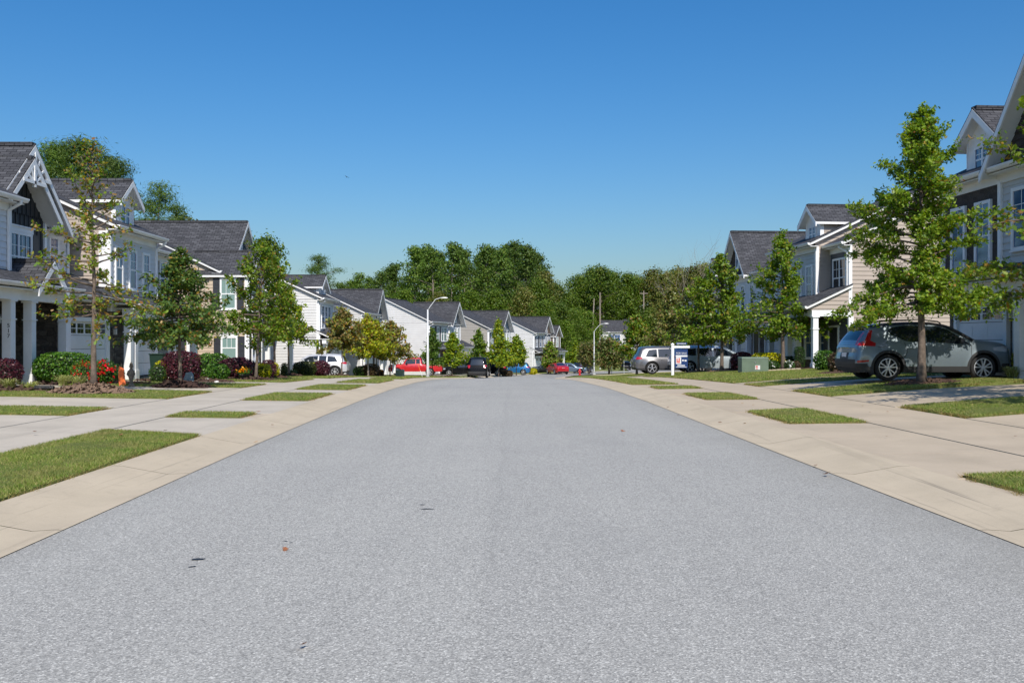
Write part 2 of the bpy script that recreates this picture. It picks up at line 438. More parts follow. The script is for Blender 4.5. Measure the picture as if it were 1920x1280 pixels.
# driveways: (side, y0, y1 at kerb, y0, y1 at house, far t, label)
DW = [(-1, 13.2, 16.3, 13.8, 16.4, 15.2, 'left driveway nearest the camera, before the narrow grass strip'),
      (-1, 17.35, 21.1, 18.2, 21.3, 15.4, 'left driveway in front of the porch with white columns'),
      (-1, 24.3, 26.7, 24.7, 27.4, 15.0, 'left driveway beyond the thin street tree'),
      (-1, 30.6, 33.2, 30.6, 33.0, 15.0, 'left driveway by the bush with red flowers'),
      (-1, 38.6, 41.6, 38.6, 41.6, 15.4, 'left driveway leading to the garage of the white fronted house'),
      (-1, 49.0, 51.0, 49.0, 51.0, 14.8, 'left driveway beside the beige end wall'),
      (-1, 61.8, 66.4, 61.8, 66.4, 14.4, 'left driveway under the silver crossover'),
      (-1, 76.0, 79.0, 76.0, 79.0, 13.6, 'left driveway before the red pickup'),
      (-1, 90.4, 95.4, 90.4, 95.4, 13.4, 'left driveway under the red pickup'),
      (-1, 98.5, 103.5, 98.5, 103.5, 12.6, 'left driveway under the black saloon'),
      (-1, 113, 118, 113, 118, 12, 'left driveway under the blue car'),
      (1, 9.1, 15.15, 9.0, 15.6, 14.4, 'wide right driveway nearest the camera'),
      (1, 17.7, 21.5, 18.4, 22.0, 13.6, 'right driveway before the grey SUV'),
      (1, 24.25, 27.4, 24.9, 27.95, 13.6, 'right driveway under the grey SUV'),
      (1, 29.0, 31.2, 29.8, 31.0, 13.8, 'narrow right walkway beyond the grey SUV'),
      (1, 52.4, 59.4, 51.8, 59.6, 15.2, 'right driveway under the silver van and the dark grey SUV')]
for sd, a0, a1, b0, b1, tf, lb in DW:
    rects = [(sd*4.43, sd*6.10, a0, a1), (sd*(7.88 if sd < 0 else 7.94), sd*tf, b0, b1)]
    slabs(rects, 'driveway', 'concrete '+lb, 'driveway', M['concrete_left' if sd < 0 else 'concrete'])
# side street and path on the far right
V = []
ss = drape('side_street', np.linspace(0, 1, 9), rng_y(126, 250, 4), lambda T, Y: 17+(Y-126)*.10+T*(9+(Y-126)*.02), M['asphalt'], -.02)
tag(ss, 'far grey side street on the right beyond the round tree', 'road')
sp_ = drape('path', np.linspace(9.5, 24, 12), rng_y(106, 109, 1), lambda T, Y: T, M['concrete'], .0, thick=.08)
tag(sp_, 'pale concrete path beside the red hydrant', 'path')
# ------------------------------------------------------------------ lawns
M['blade'] = m_leaf('grass_blade', [(.09, .15, .026), (.15, .225, .045), (.21, .27, .07), (.27, .28, .10), (.42, .34, .17)], .3, .6)
_t = NT(M['blade']); _d = [x for x in _t.t.nodes if x.type == 'BSDF_PRINCIPLED'][0]; _src = _d.inputs['Base Color'].links[0].from_socket
_f = _t.ramp(_t.noise(1.1, 5, .65), [(.46, (0, 0, 0)), (.66, (.8, .8, .8))]); _c = _t.mix(_f, _src, (.30, .26, .10)); _f2 = _t.ramp(_t.noise(2.7, 3), [(.35, (.55, .55, .55)), (.5, (0, 0, 0))])
_c = _t.mix(_f2, _c, (.085, .17, .03)); _t.l(_c, _d.inputs['Base Color'])
rs = np.random.RandomState(3)
BL = []; BD = []
def blades(xy, h, w, lean, zoff=.0, dry=0):
    n = len(xy); a = rs.rand(n)*6.283; hh = h*(.55+.7*rs.rand(n)); ww = w*(.7+.6*rs.rand(n))
    z = G(xy[:, 0], xy[:, 1])+zoff
    b = rs.rand(n)*6.283; ln = lean*hh*rs.rand(n)*1.3
    p0 = np.stack([xy[:, 0]-np.cos(a)*ww/2, xy[:, 1]-np.sin(a)*ww/2, z], 1)
    p1 = np.stack([xy[:, 0]+np.cos(a)*ww/2, xy[:, 1]+np.sin(a)*ww/2, z], 1)
    p2 = np.stack([xy[:, 0]+np.cos(b)*ln, xy[:, 1]+np.sin(b)*ln, z+hh], 1)
    (BD if dry else BL).append(np.stack([p0, p1, p2], 1).reshape(-1, 3))
FILL = []
def lawn(sd, t0, t1, y0, y1, label, sk0=0, sk1=0, dens=None, lift=.035):
    """grass strip: t0 near street .. t1, y0..y1 at t0; sk shift of y at t1"""
    nt = max(3, int((t1-t0)/.35)+1); ny = max(4, int((y1-y0)/.3)+1)
    fy = lambda T, S: (y0+sk0*(T-t0)/(t1-t0))*(1-S)+(y1+sk1*(T-t0)/(t1-t0))*S
    T, S = np.meshgrid(np.linspace(t0, t1, nt), np.linspace(0, 1, ny)); Y = fy(T, S)
    def corner(T, S, Y):
        return Y
    Y = Y+.03*np.sin(T*4.1+y0)+.018*np.sin(T*11+y0*3); X = cen(Y)+sd*(T+.022*np.sin(Y*2.3+y0)+.014*np.sin(Y*7.7))
    e = np.minimum(np.minimum(T-t0, t1-T), np.minimum(S, 1-S)*(y1-y0))
    Z = G(X, Y)+lift-.03*np.clip(1-e/.12, 0, 1)+.012*np.sin(X*3.1)*np.cos(Y*2.7)
    v = np.stack([X, Y, Z], -1).reshape(-1, 3)
    i = (np.arange(ny-1)[:, None]*nt+np.arange(nt-1)[None]).ravel(); q = np.stack([i, i+1, i+nt+1, i+nt], 1)
    per = list(range(nt))+[k*nt+nt-1 for k in range(1, ny)]+[(ny-1)*nt+k for k in range(nt-2, -1, -1)]+[k*nt for k in range(ny-2, 0, -1)]
    b = v[per].copy(); b[:, 2] -= .09; n0 = len(v); v = np.concatenate([v, b]); m = len(per)
    q = np.concatenate([q, np.array([[per[k], n0+k, n0+(k+1) % m, per[(k+1) % m]] for k in range(m)])])
    me = np_mesh('lawn', v, q.ravel(), np.arange(len(q))*4, [M['lawn']])
    bm = bmesh.new(); bm.from_mesh(me); bmesh.ops.recalc_face_normals(bm, faces=bm.faces); bm.to_mesh(me); bm.free()
    o = link('lawn', me); tag(o, label, 'lawn', kind='structure')
    if 4.5 < t0 < 5: FILL.append((sd*4.43, sd*(t0+.12), y0-.15, y1+.65))
    yc = max(6, (y0+y1)/2); area = abs(t1-t0)*(y1-y0)
    d = dens or min(5200, 330000/yc**1.75)
    n = int(area*d)
    tt = t0+(t1-t0)*rs.rand(n); s_ = rs.rand(n); yy = fy(tt, s_); xx = cen(yy)+sd*tt
    w = .0075*max(1, yc/11)
    blades(np.stack([xx, yy], 1), .034 if yc < 30 else .045, w, 1.3, lift-.012)
    # ragged fringe, dry at the edge
    m = int((2*(y1-y0)+2*abs(t1-t0))*d*.085)
    k = rs.randint(0, 4, m); f = rs.rand(m)
    tt = np.where(k == 0, t0, np.where(k == 1, t1, t0+(t1-t0)*f)); s_ = np.where(k == 2, 0, np.where(k == 3, 1, f))
    yy = fy(tt, s_); wb = .022*np.sin(yy*7+tt*5)+.02*np.sin(yy*17.3+tt*11)+rs.randn(m)*.018; yy = yy+wb; xx = cen(yy)+sd*(tt+wb+rs.randn(m)*.014)
    blades(np.stack([xx, yy], 1), .06, w, 1.6, lift-.055, 1)
    return o
lawn(-1, 4.46, 6.06, 2.0, 13.2, 'broad grass strip by the left kerb nearest the camera', 0, .55)
lawn(-1, 4.75, 6.06, 16.3, 17.35, 'narrow grass strip between the first two left driveways', 0, 0)
lawn(-1, 4.55, 6.06, 21.1, 24.3, 'grass strip by the left kerb opposite the thin tree')
lawn(-1, 4.55, 6.06, 26.7, 30.5, 'grass strip by the left kerb fourth along')
lawn(-1, 4.55, 6.06, 33.3, 38.5, 'grass strip by the left kerb fifth along')
lawn(-1, 4.55, 6.06, 41.7, 48.9, 'long grass strip by the left kerb before the crest')
lawn(-1, 4.55, 6.06, 51.1, 61.7, 'grass strip by the left kerb on the crest')
lawn(-1, 4.55, 6.06, 66.5, 75.9, 'grass strip by the left kerb past the silver crossover')
lawn(-1, 4.55, 6.06, 79.1, 90.3, 'grass strip by the left kerb near the lamp post')
lawn(-1, 7.92, 15.0, 5.0, 13.8, 'front lawn on the left at the frame edge, mostly out of view', dens=60)
lawn(-1, 7.92, 14.0, 16.4, 18.2, 'front grass strip between the first two left driveways', 0, 0)
lawn(-1, 7.92, 14.2, 21.4, 24.7, 'front grass strip holding the thin yellowing tree')
lawn(-1, 7.92, 13.2, 27.5, 30.5, 'front grass strip holding the small dark leaved tree')
lawn(-1, 7.92, 12.6, 33.2, 38.5, 'front lawn before the flower beds on the left')
lawn(-1, 7.92, 15.0, 41.8, 48.9, 'front lawn under the twin slim trees on the left')
lawn(-1, 7.92, 14.6, 51.2, 61.7, 'front lawn before the beige house')
lawn(-1, 7.92, 13.5, 66.6, 75.8, 'front lawn past the silver crossover')
lawn(-1, 7.92, 13.0, 79.2, 90.2, 'front lawn before the red pickup')
lawn(1, 4.58, 6.06, 2.0, 9.2, 'thick grass strip by the right kerb at the frame edge', 0, .3)
lawn(1, 4.78, 6.06, 15.15, 17.75, 'grass strip by the right kerb, second from the camera', 0, .5)
lawn(1, 4.85, 6.06, 21.5, 24.3, 'grass strip by the right kerb, third from the camera')
lawn(1, 4.75, 6.06, 27.4, 29.1, 'small grass strip by the right kerb, fourth from the camera')
lawn(1, 4.55, 6.06, 31.2, 52.2, 'long grass strip by the right kerb on the crest')
lawn(1, 8.05, 13.9, 15.6, 18.35, 'front grass strip on the right in tree shade', 0, -.3)
lawn(1, 7.98, 13.4, 22.0, 24.9, 'front grass strip on the right holding the tall oak', 1.2, 0)
lawn(1, 7.98, 13.4, 28.0, 29.8, 'thin front grass strip beyond the grey SUV')
lawn(1, 7.98, 15.4, 31.1, 51.7, 'sloping front lawn round the green utility box')
lawn(1, 7.98, 15.5, 59.7, 80, 'front lawn beyond the dark grey SUV')
slabs(FILL, 'pavement', 'concrete edging between the kerbs and the grass strips', 'pavement', None, -.005)
nb = sum(len(b) for b in BL)//3
v = np.concatenate(BL+BD); n = len(v)
M['blade_dry'] = m_leaf('dry_grass_blade', [(.16, .17, .05), (.26, .22, .09), (.36, .28, .13), (.22, .15, .07), (.15, .20, .05)], .3, .6)
o = link('grass', np_mesh('grass', v, np.arange(n), np.arange(0, n, 3), [M['blade'], M['blade_dry']], (np.arange(n//3) >= nb).astype(int)))
tag(o, 'short turf blades standing over the lawns', 'grass', kind='stuff')
# tar specks on the road
M['tar'] = mat('tar', (.02, .02, .022), .5)
def tar(x, y, Y, rx, ry, label, rot=0):
    X = px(x, Y); mb = MB(); n = 16; rr = random.Random(x)
    pts = []
    for k in range(n):
        a = 2*math.pi*k/n; q = .6+.6*rr.random()
        u, w = rx*q*math.cos(a), ry*q*math.sin(a)
        xx, yy = X+u*math.cos(rot)-w*math.sin(rot), Y+u*math.sin(rot)+w*math.cos(rot)
        pts.append((xx, yy, Gz(xx, yy)+.004))
    mb.poly(pts); o = mb.build('tar_spot', M['tar'])
    tag(o, label, 'tar spot', kind='structure')
def rY(y): return 1700*1.45/(y-640)
tar(372, 1049, rY(1049), .045, .03, 'larger dark tar spot on the left of the road')
tar(360, 1063, rY(1063), .03, .012, 'small tar spot beside the larger one', .6)
tar(800, 957, rY(957), .06, .018, 'flat dark tar smear left of the road centre')
tar(792, 949, rY(949), .03, .012, 'small tar fleck above the smear')
tar(535, 1016, rY(1016), .02, .008, 'tiny tar fleck above the brown leaf')
tar(545, 1019, rY(1019), .015, .006, 'tiny tar fleck right of the brown leaf')
# ------------------------------------------------------------------ houses
def clip_band(poly, lo, hi):
    def half(p, z, up):
        out = []
        for i in range(len(p)):
            a, b = p[i], p[(i+1) % len(p)]
            ia = (a[1] >= z) if up else (a[1] <= z); ib = (b[1] >= z) if up else (b[1] <= z)
            if ia: out.append(a)
            if ia != ib:
                t = (z-a[1])/(b[1]-a[1]); out.append((a[0]+(b[0]-a[0])*t, z))
        return out
    p = half(poly, lo, True)
    return half(p, hi, False) if p else p
class House:
    FRONT, NEAR, FAR = 'front', 'near', 'far'
    def __init__(s, label, X, Y, z0, heading, side, group=None, name='townhouse'):
        s.root = emp(name, (X, Y, z0), -R(heading), label, 'house', group); s.sx = side; s.acc = []
    def mb(s, name, mt):
        m = MB(s.sx); s.acc.append((name, mt, m)); return m
    def finish(s):
        for name, mt, m in s.acc:
            if m.f: m.build(name, M[mt], s.root)
        return s
    def F(s, face, d):
        """frame: origin, horizontal axis, outward normal. front: axis v at u=d; near: axis u at v=d"""
        if face == 'front': return ((d, 0, 0), (0, 1, 0), (1, 0, 0))
        if face == 'near': return ((0, d, 0), (1, 0, 0), (0, -1, 0))
        return ((0, d, 0), (1, 0, 0), (0, 1, 0))
    def pt(s, F, a, z, d=0):
        o, ax, n = F
        return (o[0]+ax[0]*a+n[0]*d, o[1]+ax[1]*a+n[1]*d, o[2]+z)
    def fbox(s, mb, F, a0, a1, z0, z1, d0, d1):
        p = [s.pt(F, a, z, d) for d in (d0, d1) for z in (z0, z1) for a in (a0, a1)]
        xs = [q[0] for q in p]; ys = [q[1] for q in p]
        mb.box(min(xs), max(xs), min(ys), max(ys), z0, z1)
    def wall(s, face, d, poly, mt, kind='lap', h=.2, part='wall', off=0):
        F = s.F(face, d); mb = s.mb(part, mt)
        if kind == 'lap':
            zs = [p[1] for p in poly]; z = math.floor(min(zs)/h)*h
            while z < max(zs)-1e-4:
                q = clip_band(poly, max(z, min(zs)), min(z+h, max(zs)))
                q = [p for i, p in enumerate(q) if i == 0 or (abs(p[0]-q[i-1][0])+abs(p[1]-q[i-1][1])) > 1e-5]
                if len(q) >= 3:
                    t = lambda zz: off+.026*(1-(zz-z)/h)
                    mb.poly([s.pt(F, a, zz, t(zz)) for a, zz in q])
                    lo = min(p[1] for p in q); e = [p for p in q if abs(p[1]-lo) < 1e-4]
                    if len(e) >= 2:
                        a0, a1 = min(p[0] for p in e), max(p[0] for p in e)
                        mb.poly([s.pt(F, a0, lo, t(lo)), s.pt(F, a1, lo, t(lo)), s.pt(F, a1, lo, off-.01), s.pt(F, a0, lo, off-.01)])
                z += h
        else:
            mb.poly([s.pt(F, a, z, off+.012) for a, z in poly])
            if kind == 'board':
                a0 = min(p[0] for p in poly); a1 = max(p[0] for p in poly); a = a0+.15
                sw = [(p[1], p[0]) for p in poly]
                while a < a1:
                    q = clip_band(sw, a-.02, a+.02)
                    if len(q) >= 3:
                        mb.poly([s.pt(F, p[1], p[0], off+.045) for p in q])
                        for aa in (a-.02, a+.02):
                            e = [p[0] for p in q if abs(p[1]-aa) < 1e-4]
                            if len(e) >= 2: mb.poly([s.pt(F, aa, min(e), off+.01), s.pt(F, aa, max(e), off+.01), s.pt(F, aa, max(e), off+.045), s.pt(F, aa, min(e), off+.045)])
                    a += .28
    def body(s, u0, u1, v0, v1, z0, z1, front, near=None, far=None, fk='lap', corner=True, nk='lap'):
        s.mb('frame_wall', 'dark').box(u0+.02, u1-.02, v0+.02, v1-.02, z0, z1-.03)
        s.wall('front', u1, [(v0, z0), (v1, z0), (v1, z1), (v0, z1)], front, fk)
        s.wall('near', v0, [(u0, z0), (u1, z0), (u1, z1), (u0, z1)], near or front, nk)
        s.wall('far', v1, [(u0, z0), (u1, z0), (u1, z1), (u0, z1)], far or near or front)
        if corner:
            for v, sg in ((v0, -1), (v1, 1)):
                s.mb('corner_board', 'white').box(u1-.12, u1+.05, min(v+sg*.05, v-sg*.10), max(v+sg*.05, v-sg*.10), z0, z1-.01)
    def slab(s, q, t1=.045, t2=.17, part='roof'):
        """q: 4 top points (u,v,z). shingles over a white deck whose edge is the fascia"""
        m = s.mb(part, 'shingle'); w = s.mb('fascia', 'soffit')
        def prism(mb, za, zb, ins=0):
            c = [sum(p[i] for p in q)/4 for i in range(3)]
            def sh(p, dz):
                if not ins: return (p[0], p[1], p[2]+dz)
                d = Vector((c[0]-p[0], c[1]-p[1], c[2]-p[2])); d.normalize(); return (p[0]+d.x*ins, p[1]+d.y*ins, p[2]+d.z*ins+dz)
            a = [sh(p, za) for p in q]; b = [sh(p, zb) for p in q]
            mb.add(a+b, [[0, 1, 2, 3], [7, 6, 5, 4]]+[[i, 4+i, 4+(i+1) % 4, (i+1) % 4] for i in range(4)])
        prism(m, 0, -t1); prism(w, -t1-.002, -t2, .03)
    def mainroof(s, ub, ue, v0, v1, ze, pitch, mt_near, ov=.28, far=True, gut=True, mt_far=None, ugable=None):
        ur = (ub+ue)/2; zr = ze+pitch*(ue-ur)
        s.slab([(ue, v0-ov, ze), (ue, v1+ov, ze), (ur, v1+ov, zr), (ur, v0-ov, zr)])
        s.slab([(ub, v0-ov, ze), (ur, v0-ov, zr), (ur, v1+ov, zr), (ub, v1+ov, ze)])
        s.mb('ridge_cap', 'shingle').box(ur-.14, ur+.14, v0-ov+.15, v1+ov-.15, zr-.06, zr+.045)
        for k, (fu, fv) in enumerate(((.55, .3), (.3, .72))):
            vp = MB(s.sx); pu = ur-(ue-ur)*.12*(k+1); pv = v0+(v1-v0)*fv; zz = zr-pitch*(ur-pu)
            vp.tube([(pu, pv, zz-.1), (pu, pv, zz+.42)], .05, 8); vp.build('vent_pipe', M['metal'], s.root)
        uw = (ue-.4) if ugable is None else ugable
        zb = ze-.2; tri = [(ub+.4, zb), (uw, zb), (uw, ze+pitch*(ue-uw)-.14), (ur, zr-.14), (ub+.4, ze-.02+pitch*.4-.14)]
        s.wall('near', v0, tri, mt_near)
        if far: s.wall('far', v1, tri, mt_far or mt_near)
        s.mb('soffit', 'soffit').box(uw-.05, ue-.04, v0-ov+.02, v1+ov-.02, ze-.215, ze-.18)
        s.mb('frieze', 'soffit').box(uw+.001, uw+.05, v0, v1, ze-.45, ze-.2)
        if gut: s.gutter(ue, v0-ov, v1+ov, ze)
        return zr
    def gutter(s, ue, v0, v1, ze):
        g = s.mb('gutter', 'white')
        prof = [(0, -.03), (.12, -.03), (.12, -.06), (.10, -.10), (.06, -.15), (0, -.16)]
        vs = [(ue+p, v0, ze+z) for p, z in prof]+[(ue+p, v1, ze+z) for p, z in prof]; n = len(prof)
        g.add(vs, [[i, (i+1) % n, n+(i+1) % n, n+i] for i in range(n)]+[list(range(n))[::-1], [n+i for i in range(n)]])
    def downspout(s, u, v, z0, z1, ue=None):
        m = MB(s.sx); pts = [(u+.06, v, z0), (u+.06, v, z1-.45)]
        if ue is not None: pts += [(u+.08, v, z1-.40), (ue+.04, v, z1-.2), (ue+.06, v, z1-.1)]
        m.tube(pts, .05, 8); m.build('downspout', M['white'], s.root)
    def xgable(s, vc, half, uw, uf, ub, ze, za, mt, kind='lap', ov=.22, bracket=False, zbase=None, part='roof', mt_rake=True):
        """gable facing the street, ridge running back"""
        sl = (za-ze)/half; ho = half+ov; zo = za-sl*ho
        s.slab([(uf, vc-ho, zo), (uf, vc, za), (ub, vc, za), (ub, vc-ho, zo)], part=part)
        s.slab([(uf, vc, za), (uf, vc+ho, zo), (ub, vc+ho, zo), (ub, vc, za)], part=part)
        s.mb('ridge_cap', 'shingle').box(ub+.1, uf-.05, vc-.14, vc+.14, za-.08, za+.04)
        zb = ze-.15 if zbase is None else zbase
        s.wall('front', uw, [(vc-half, zb), (vc+half, zb), (vc+half, ze-.15), (vc, za-.16), (vc-half, ze-.15)], mt, kind)
        # rake boards
        for sg in (-1, 1):
            w = s.mb('rake_board', 'white')
            a = [(vc+sg*ho, zo-.05), (vc, za-.05), (vc, za-.30), (vc+sg*ho, zo-.28)]
            w.add([(uf-.045, p[0], p[1]) for p in a]+[(uf+.008, p[0], p[1]) for p in a],
                  [[0, 1, 2, 3], [7, 6, 5, 4]]+[[i, 4+i, 4+(i+1) % 4, (i+1) % 4] for i in range(4)])
        if bracket:
            b = MB(s.sx); hw = half*.42; zz = za-sl*hw-.12
            b.box(uf-.07, uf+.03, vc-hw, vc+hw, zz-.06, zz+.05)
            b.box(uf-.07, uf+.03, vc-.05, vc+.05, zz-.16, za-.3)
            for k in (-.62, -.3, .3, .62): b.bar((uf-.02, vc, zz), (uf-.02, vc+hw*k*.95, zz+(1-abs(k))*sl*hw*.86), .06, .07)
            b.build('gable_bracket', M['white'], s.root)
    def dormer(s, vc, half, uf, ub, zb, ze, za, side_mt='taupe', face_mt='white', panes=2):
        m = MB(s.sx); m.box(ub, uf, vc-half, vc+half, zb, ze-.02)
        d = m.build('dormer', M[face_mt], s.root)
        for face, v in (('near', vc-half), ('far', vc+half)):
            s2 = s.mb('dormer_side', side_mt)
            s.wall(face, v, [(ub, zb), (uf-.16, zb), (uf-.16, ze-.03), (ub, ze-.03)], side_mt, part='dormer_side', off=.004)
            fb = s.mb('corner_board', 'white'); sg = -1 if face == 'near' else 1
            fb.box(uf-.16, uf+.03, min(v, v+sg*.035), max(v, v+sg*.035), zb, ze)
        s.xgable(vc, half+.05, uf-.01, uf+.38, ub-.6, ze, za, face_mt, 'flat', ov=.25, part='dormer_roof')
        e = s.mb('fascia', 'soffit'); 
        s.window('front', uf, vc, ze-1.15, ze-.35, .85, panes, parent=None, casing=.07)
    def window(s, face, d, c, z0, z1, w, n=1, casing=.10, head=False, shutter=None, glass='glass', grid=(2, 2), parent=None, sill=True):
        F = s.F(face, d); m = MB(s.sx)
        B = lambda a0, a1, b0, b1, d0, d1: s.fbox(m, F, a0, a1, b0, b1, d0, d1)
        x0, x1 = c-w/2, c+w/2
        B(x0, x0+casing, z0, z1, .0, .075); B(x1-casing, x1, z0, z1, .0, .075)
        B(x0+casing, x1-casing, z1-casing, z1, .0, .073); B(x0+casing, x1-casing, z0, z0+casing*.8, .0, .073)
        if sill: B(x0-.03, x1+.03, z0-.05, z0-.001, .0, .10)
        if head: B(x0-.04, x1+.04, z1+.001, z1+.16, .0, .085); B(x0-.09, x1+.09, z1+.161, z1+.21, .0, .13)
        a0, a1 = x0+casing, x1-casing; b0, b1 = z0+casing*.8, z1-casing
        for i in range(1, n):
            a = a0+(a1-a0)*i/n; B(a-.045, a+.045, b0, b1, .02, .068)
        zm = (b0+b1)/2
        B(a0, a1, zm-.03, zm+.03, .02, .060)
        gx, gz = grid
        for i in range(n):
            l, r = a0+(a1-a0)*i/n, a0+(a1-a0)*(i+1)/n
            for k in range(1, gx): a = l+(r-l)*k/gx; B(a-.010, a+.010, zm+.03, b1, .040, .052)
            for k in range(1, gz): z = zm+(b1-zm)*k/gz; B(l, r, z-.010, z+.010, .040, .0515)
        f = m.build('window', M['white'], parent or s.root)
        p = MB(s.sx); p.poly([s.pt(F, a0, b0, .045), s.pt(F, a1, b0, .045), s.pt(F, a1, b1, .045), s.pt(F, a0, b1, .045)])
        p.build('pane', M[glass], f)
        if shutter:
            for sg in (-1, 1):
                q = MB(s.sx); e = c+sg*(w/2+.02); a, b = (e, e+sg*.38)
                a, b = min(a, b), max(a, b)
                s.fbox(q, F, a, b, z0, z1, .0, .05)
                for k in range(3):
                    zc = z0+.06+k*(z1-z0-.06)/3; s.fbox(q, F, a+.05, b-.05, zc, zc+(z1-z0)/3-.08, .05, .058)
                q.build('shutter', M[shutter], s.root)
        return f
    def garage(s, u, v0, v1, zt=2.1, panes=6, trim=.16):
        F = s.F('front', u); t = s.mb('garage_trim', 'white')
        s.fbox(t, F, v0-trim, v0, 0, zt+trim, 0, .14); s.fbox(t, F, v1, v1+trim, 0, zt+trim, 0, .14); s.fbox(t, F, v0, v1, zt, zt+trim, 0, .138)
        m = MB(s.sx); n = 4; h = zt/n
        for k in range(n):
            s.fbox(m, F, v0+.002, v1-.002, k*h+.008, (k+1)*h-.008, .0, .05)
            if k < n-1:
                nn = max(2, int((v1-v0)/.75))
                for i in range(nn):
                    a, b = v0+(v1-v0)*i/nn+.08, v0+(v1-v0)*(i+1)/nn-.08
                    s.fbox(m, F, a, b, k*h+.10, (k+1)*h-.10, .05, .060)
        d = m.build('garage_door', M['garage'], s.root)
        for i in range(panes):
            a = v0+(v1-v0)*(i+.5)/panes; w = min(.22, (v1-v0)/panes*.36)
            q = MB(s.sx)
            for sx in (-1, 1):
                for sz in (-1, 1):
                    s.fbox(q, F, a+sx*(w/2+.012)-w/2, a+sx*(w/2+.012)+w/2, zt-h/2+sz*.095-.08, zt-h/2+sz*.095+.08, .05, .058)
            q.build('pane', M['glass_black'], d)
    def column(s, u, v, z0, z1, w=.28):
        m = MB(s.sx); h = w/2
        m.box(u-h, u+h, v-h, v+h, z0+.38, z1-.06)
        m.box(u-h-.035, u+h+.035, v-h-.035, v+h+.035, z0, z0+.38)
        m.box(u-h-.03, u+h+.03, v-h-.03, v+h+.03, z1-.62, z1-.58); m.box(u-h-.045, u+h+.045, v-h-.045, v+h+.045, z1-.06, z1)
        return m.build('column', M['white'], s.root, bevel=.004)
    def pent(s, uf, ub, v0, v1, ze, pitch=.45, gut=True, beam=True, part='porch_roof'):
        zb = ze+pitch*(uf-ub)
        s.slab([(uf, v0, ze), (uf, v1, ze), (ub, v1, zb), (ub, v0, zb)], part=part)
        if gut: s.gutter(uf, v0, v1, ze)
        s.mb('soffit', 'soffit').box(ub, uf-.05, v0+.02, v1-.02, ze-.24, ze-.2)
        if beam: s.mb('beam', 'white').box(uf-.62, uf-.32, v0+.08, v1-.08, ze-.55, ze-.2401)
    def lantern(s, u, v, z):
        m = MB(s.sx)
        m.bar((u, v, z+.12), (u+.14, v, z+.12), .025); m.lathe([(.02, .12), (.09, .05), (.105, .03)], (u+.14, v, z), 6); 
        m.lathe([(.10, -.20), (.03, -.22), (.0, -.22)], (u+.14, v, z), 6); m.lathe([(0, .03), (.105, .03)], (u+.14, v, z), 6)
        for k in range(6):
            a = k*math.pi/3; m.bar((u+.14+.088*math.cos(a), v+.088*math.sin(a), z-.20), (u+.14+.088*math.cos(a), v+.088*math.sin(a), z+.035), .012)
        o = m.build('lantern', M['lantern'], s.root)
        g = MB(s.sx); g.lathe([(.0, -.19), (.075, -.19), (.075, .02), (0, .02)], (u+.14, v, z), 10); g.build('lantern_glass', M['frost'], o)
    def door(s, u, v, w=.95, h=2.05, mt='door_dark', z0=.1):
        F = s.F('front', u); t = s.mb('door_trim', 'white')
        s.fbox(t, F, v-w/2-.1, v-w/2, z0, z0+h+.1, 0, .08); s.fbox(t, F, v+w/2, v+w/2+.1, z0, z0+h+.1, 0, .08); s.fbox(t, F, v-w/2, v+w/2, z0+h, z0+h+.1, 0, .078)
        m = MB(s.sx); s.fbox(m, F, v-w/2+.003, v+w/2-.003, z0, z0+h-.003, .0, .045)
        d = m.build('front_door', M[mt], s.root)
        k = MB(s.sx); k.lathe([(0, -.03), (.03, -.015), (.03, .015), (0, .03)], s.pt(F, v+w*.38, z0+1.0, .08), 8); k.build('door_knob', M['metal'], d)
M['frost'] = mat('frosted_glass', (.6, .58, .52), .3)
M['lantern'] = mat('lantern_metal', (.22, .22, .22), .5, .3)
M['glass_black'] = m_glass('dark_glass', (.012, .016, .022), 1.6)

def row_pair(label, X, Y, z0, hd, near, front, front2, gable, dorm=True, vg=11, vend=14, L1=6.5, low='stone', extra=None, gl='glass', nwin=True):
    """a long town house: plain first section with end wall, second section with a street gable"""
    h = House(label, X, Y, z0, hd, 1, 'row of far townhouses on the left')
    h.body(-10, 0, 0, L1, 2.9, 5.6, front, near, corner=True); h.body(-10, -.1, 0, L1, 0, 2.9, low, near, fk='flat')
    h.mainroof(-10.4, .4, 0, L1, 5.75, .47, near, far=False)
    h.body(-10, -1.0, L1, vend, 0, 5.6, front2, front2)
    h.mainroof(-10.4, -.55, L1, vend, 5.65, .44, front2)
    h.xgable(vg, 2.5, -.55, .05, -5.8, 5.7, 8.3, gable, zbase=5.3)
    h.body(-2, -.55, vg-2.2, vg+2.2, 2.9, 5.6, front2, front2)
    h.window('front', -.55, vg, 5.85, 7.35, .75, 1, glass=gl)
    for v in (vg-1.2, vg+.1, vg+1.2): h.window('front', -.55, v, 3.7, 5.2, .75, 1, glass=gl)
    for v in (1.3, 3.0, 4.6): h.window('front', 0, v, 3.6, 5.2, .85, 1, shutter='shutter' if v == 3.0 else None, glass=gl)
    h.pent(1.1, -1.0, L1-2, vend+.1, 2.95); h.pent(.9, -.6, -.1, L1-2.05, 2.95, beam=False)
    h.xgable(L1+.6, .8, .7, 1.25, -.6, 3.0, 3.8, 'white', 'flat', ov=.15, part='porch_roof')
    for v in (L1-.2, L1+1.4, vend-.3): h.column(.62, v, 0, 2.45)
    h.garage(-.1, .8, 3.6, panes=4); h.garage(-1.0, vg-1.0, vg+1.8, panes=4)
    h.door(-1.0, L1+.8); h.downspout(-.02, L1+.12, 0, 5.6, .4); h.downspout(.0, .02, 0, 5.6, .4)
    if dorm: h.dormer(3.0, .85, -1.0, -4.6, 6.1, 7.2, 7.95, front)
    if nwin: h.window('near', 0, -3.0, 3.7, 5.1, .8, 1)
    if extra: extra(h)
    return h.finish()

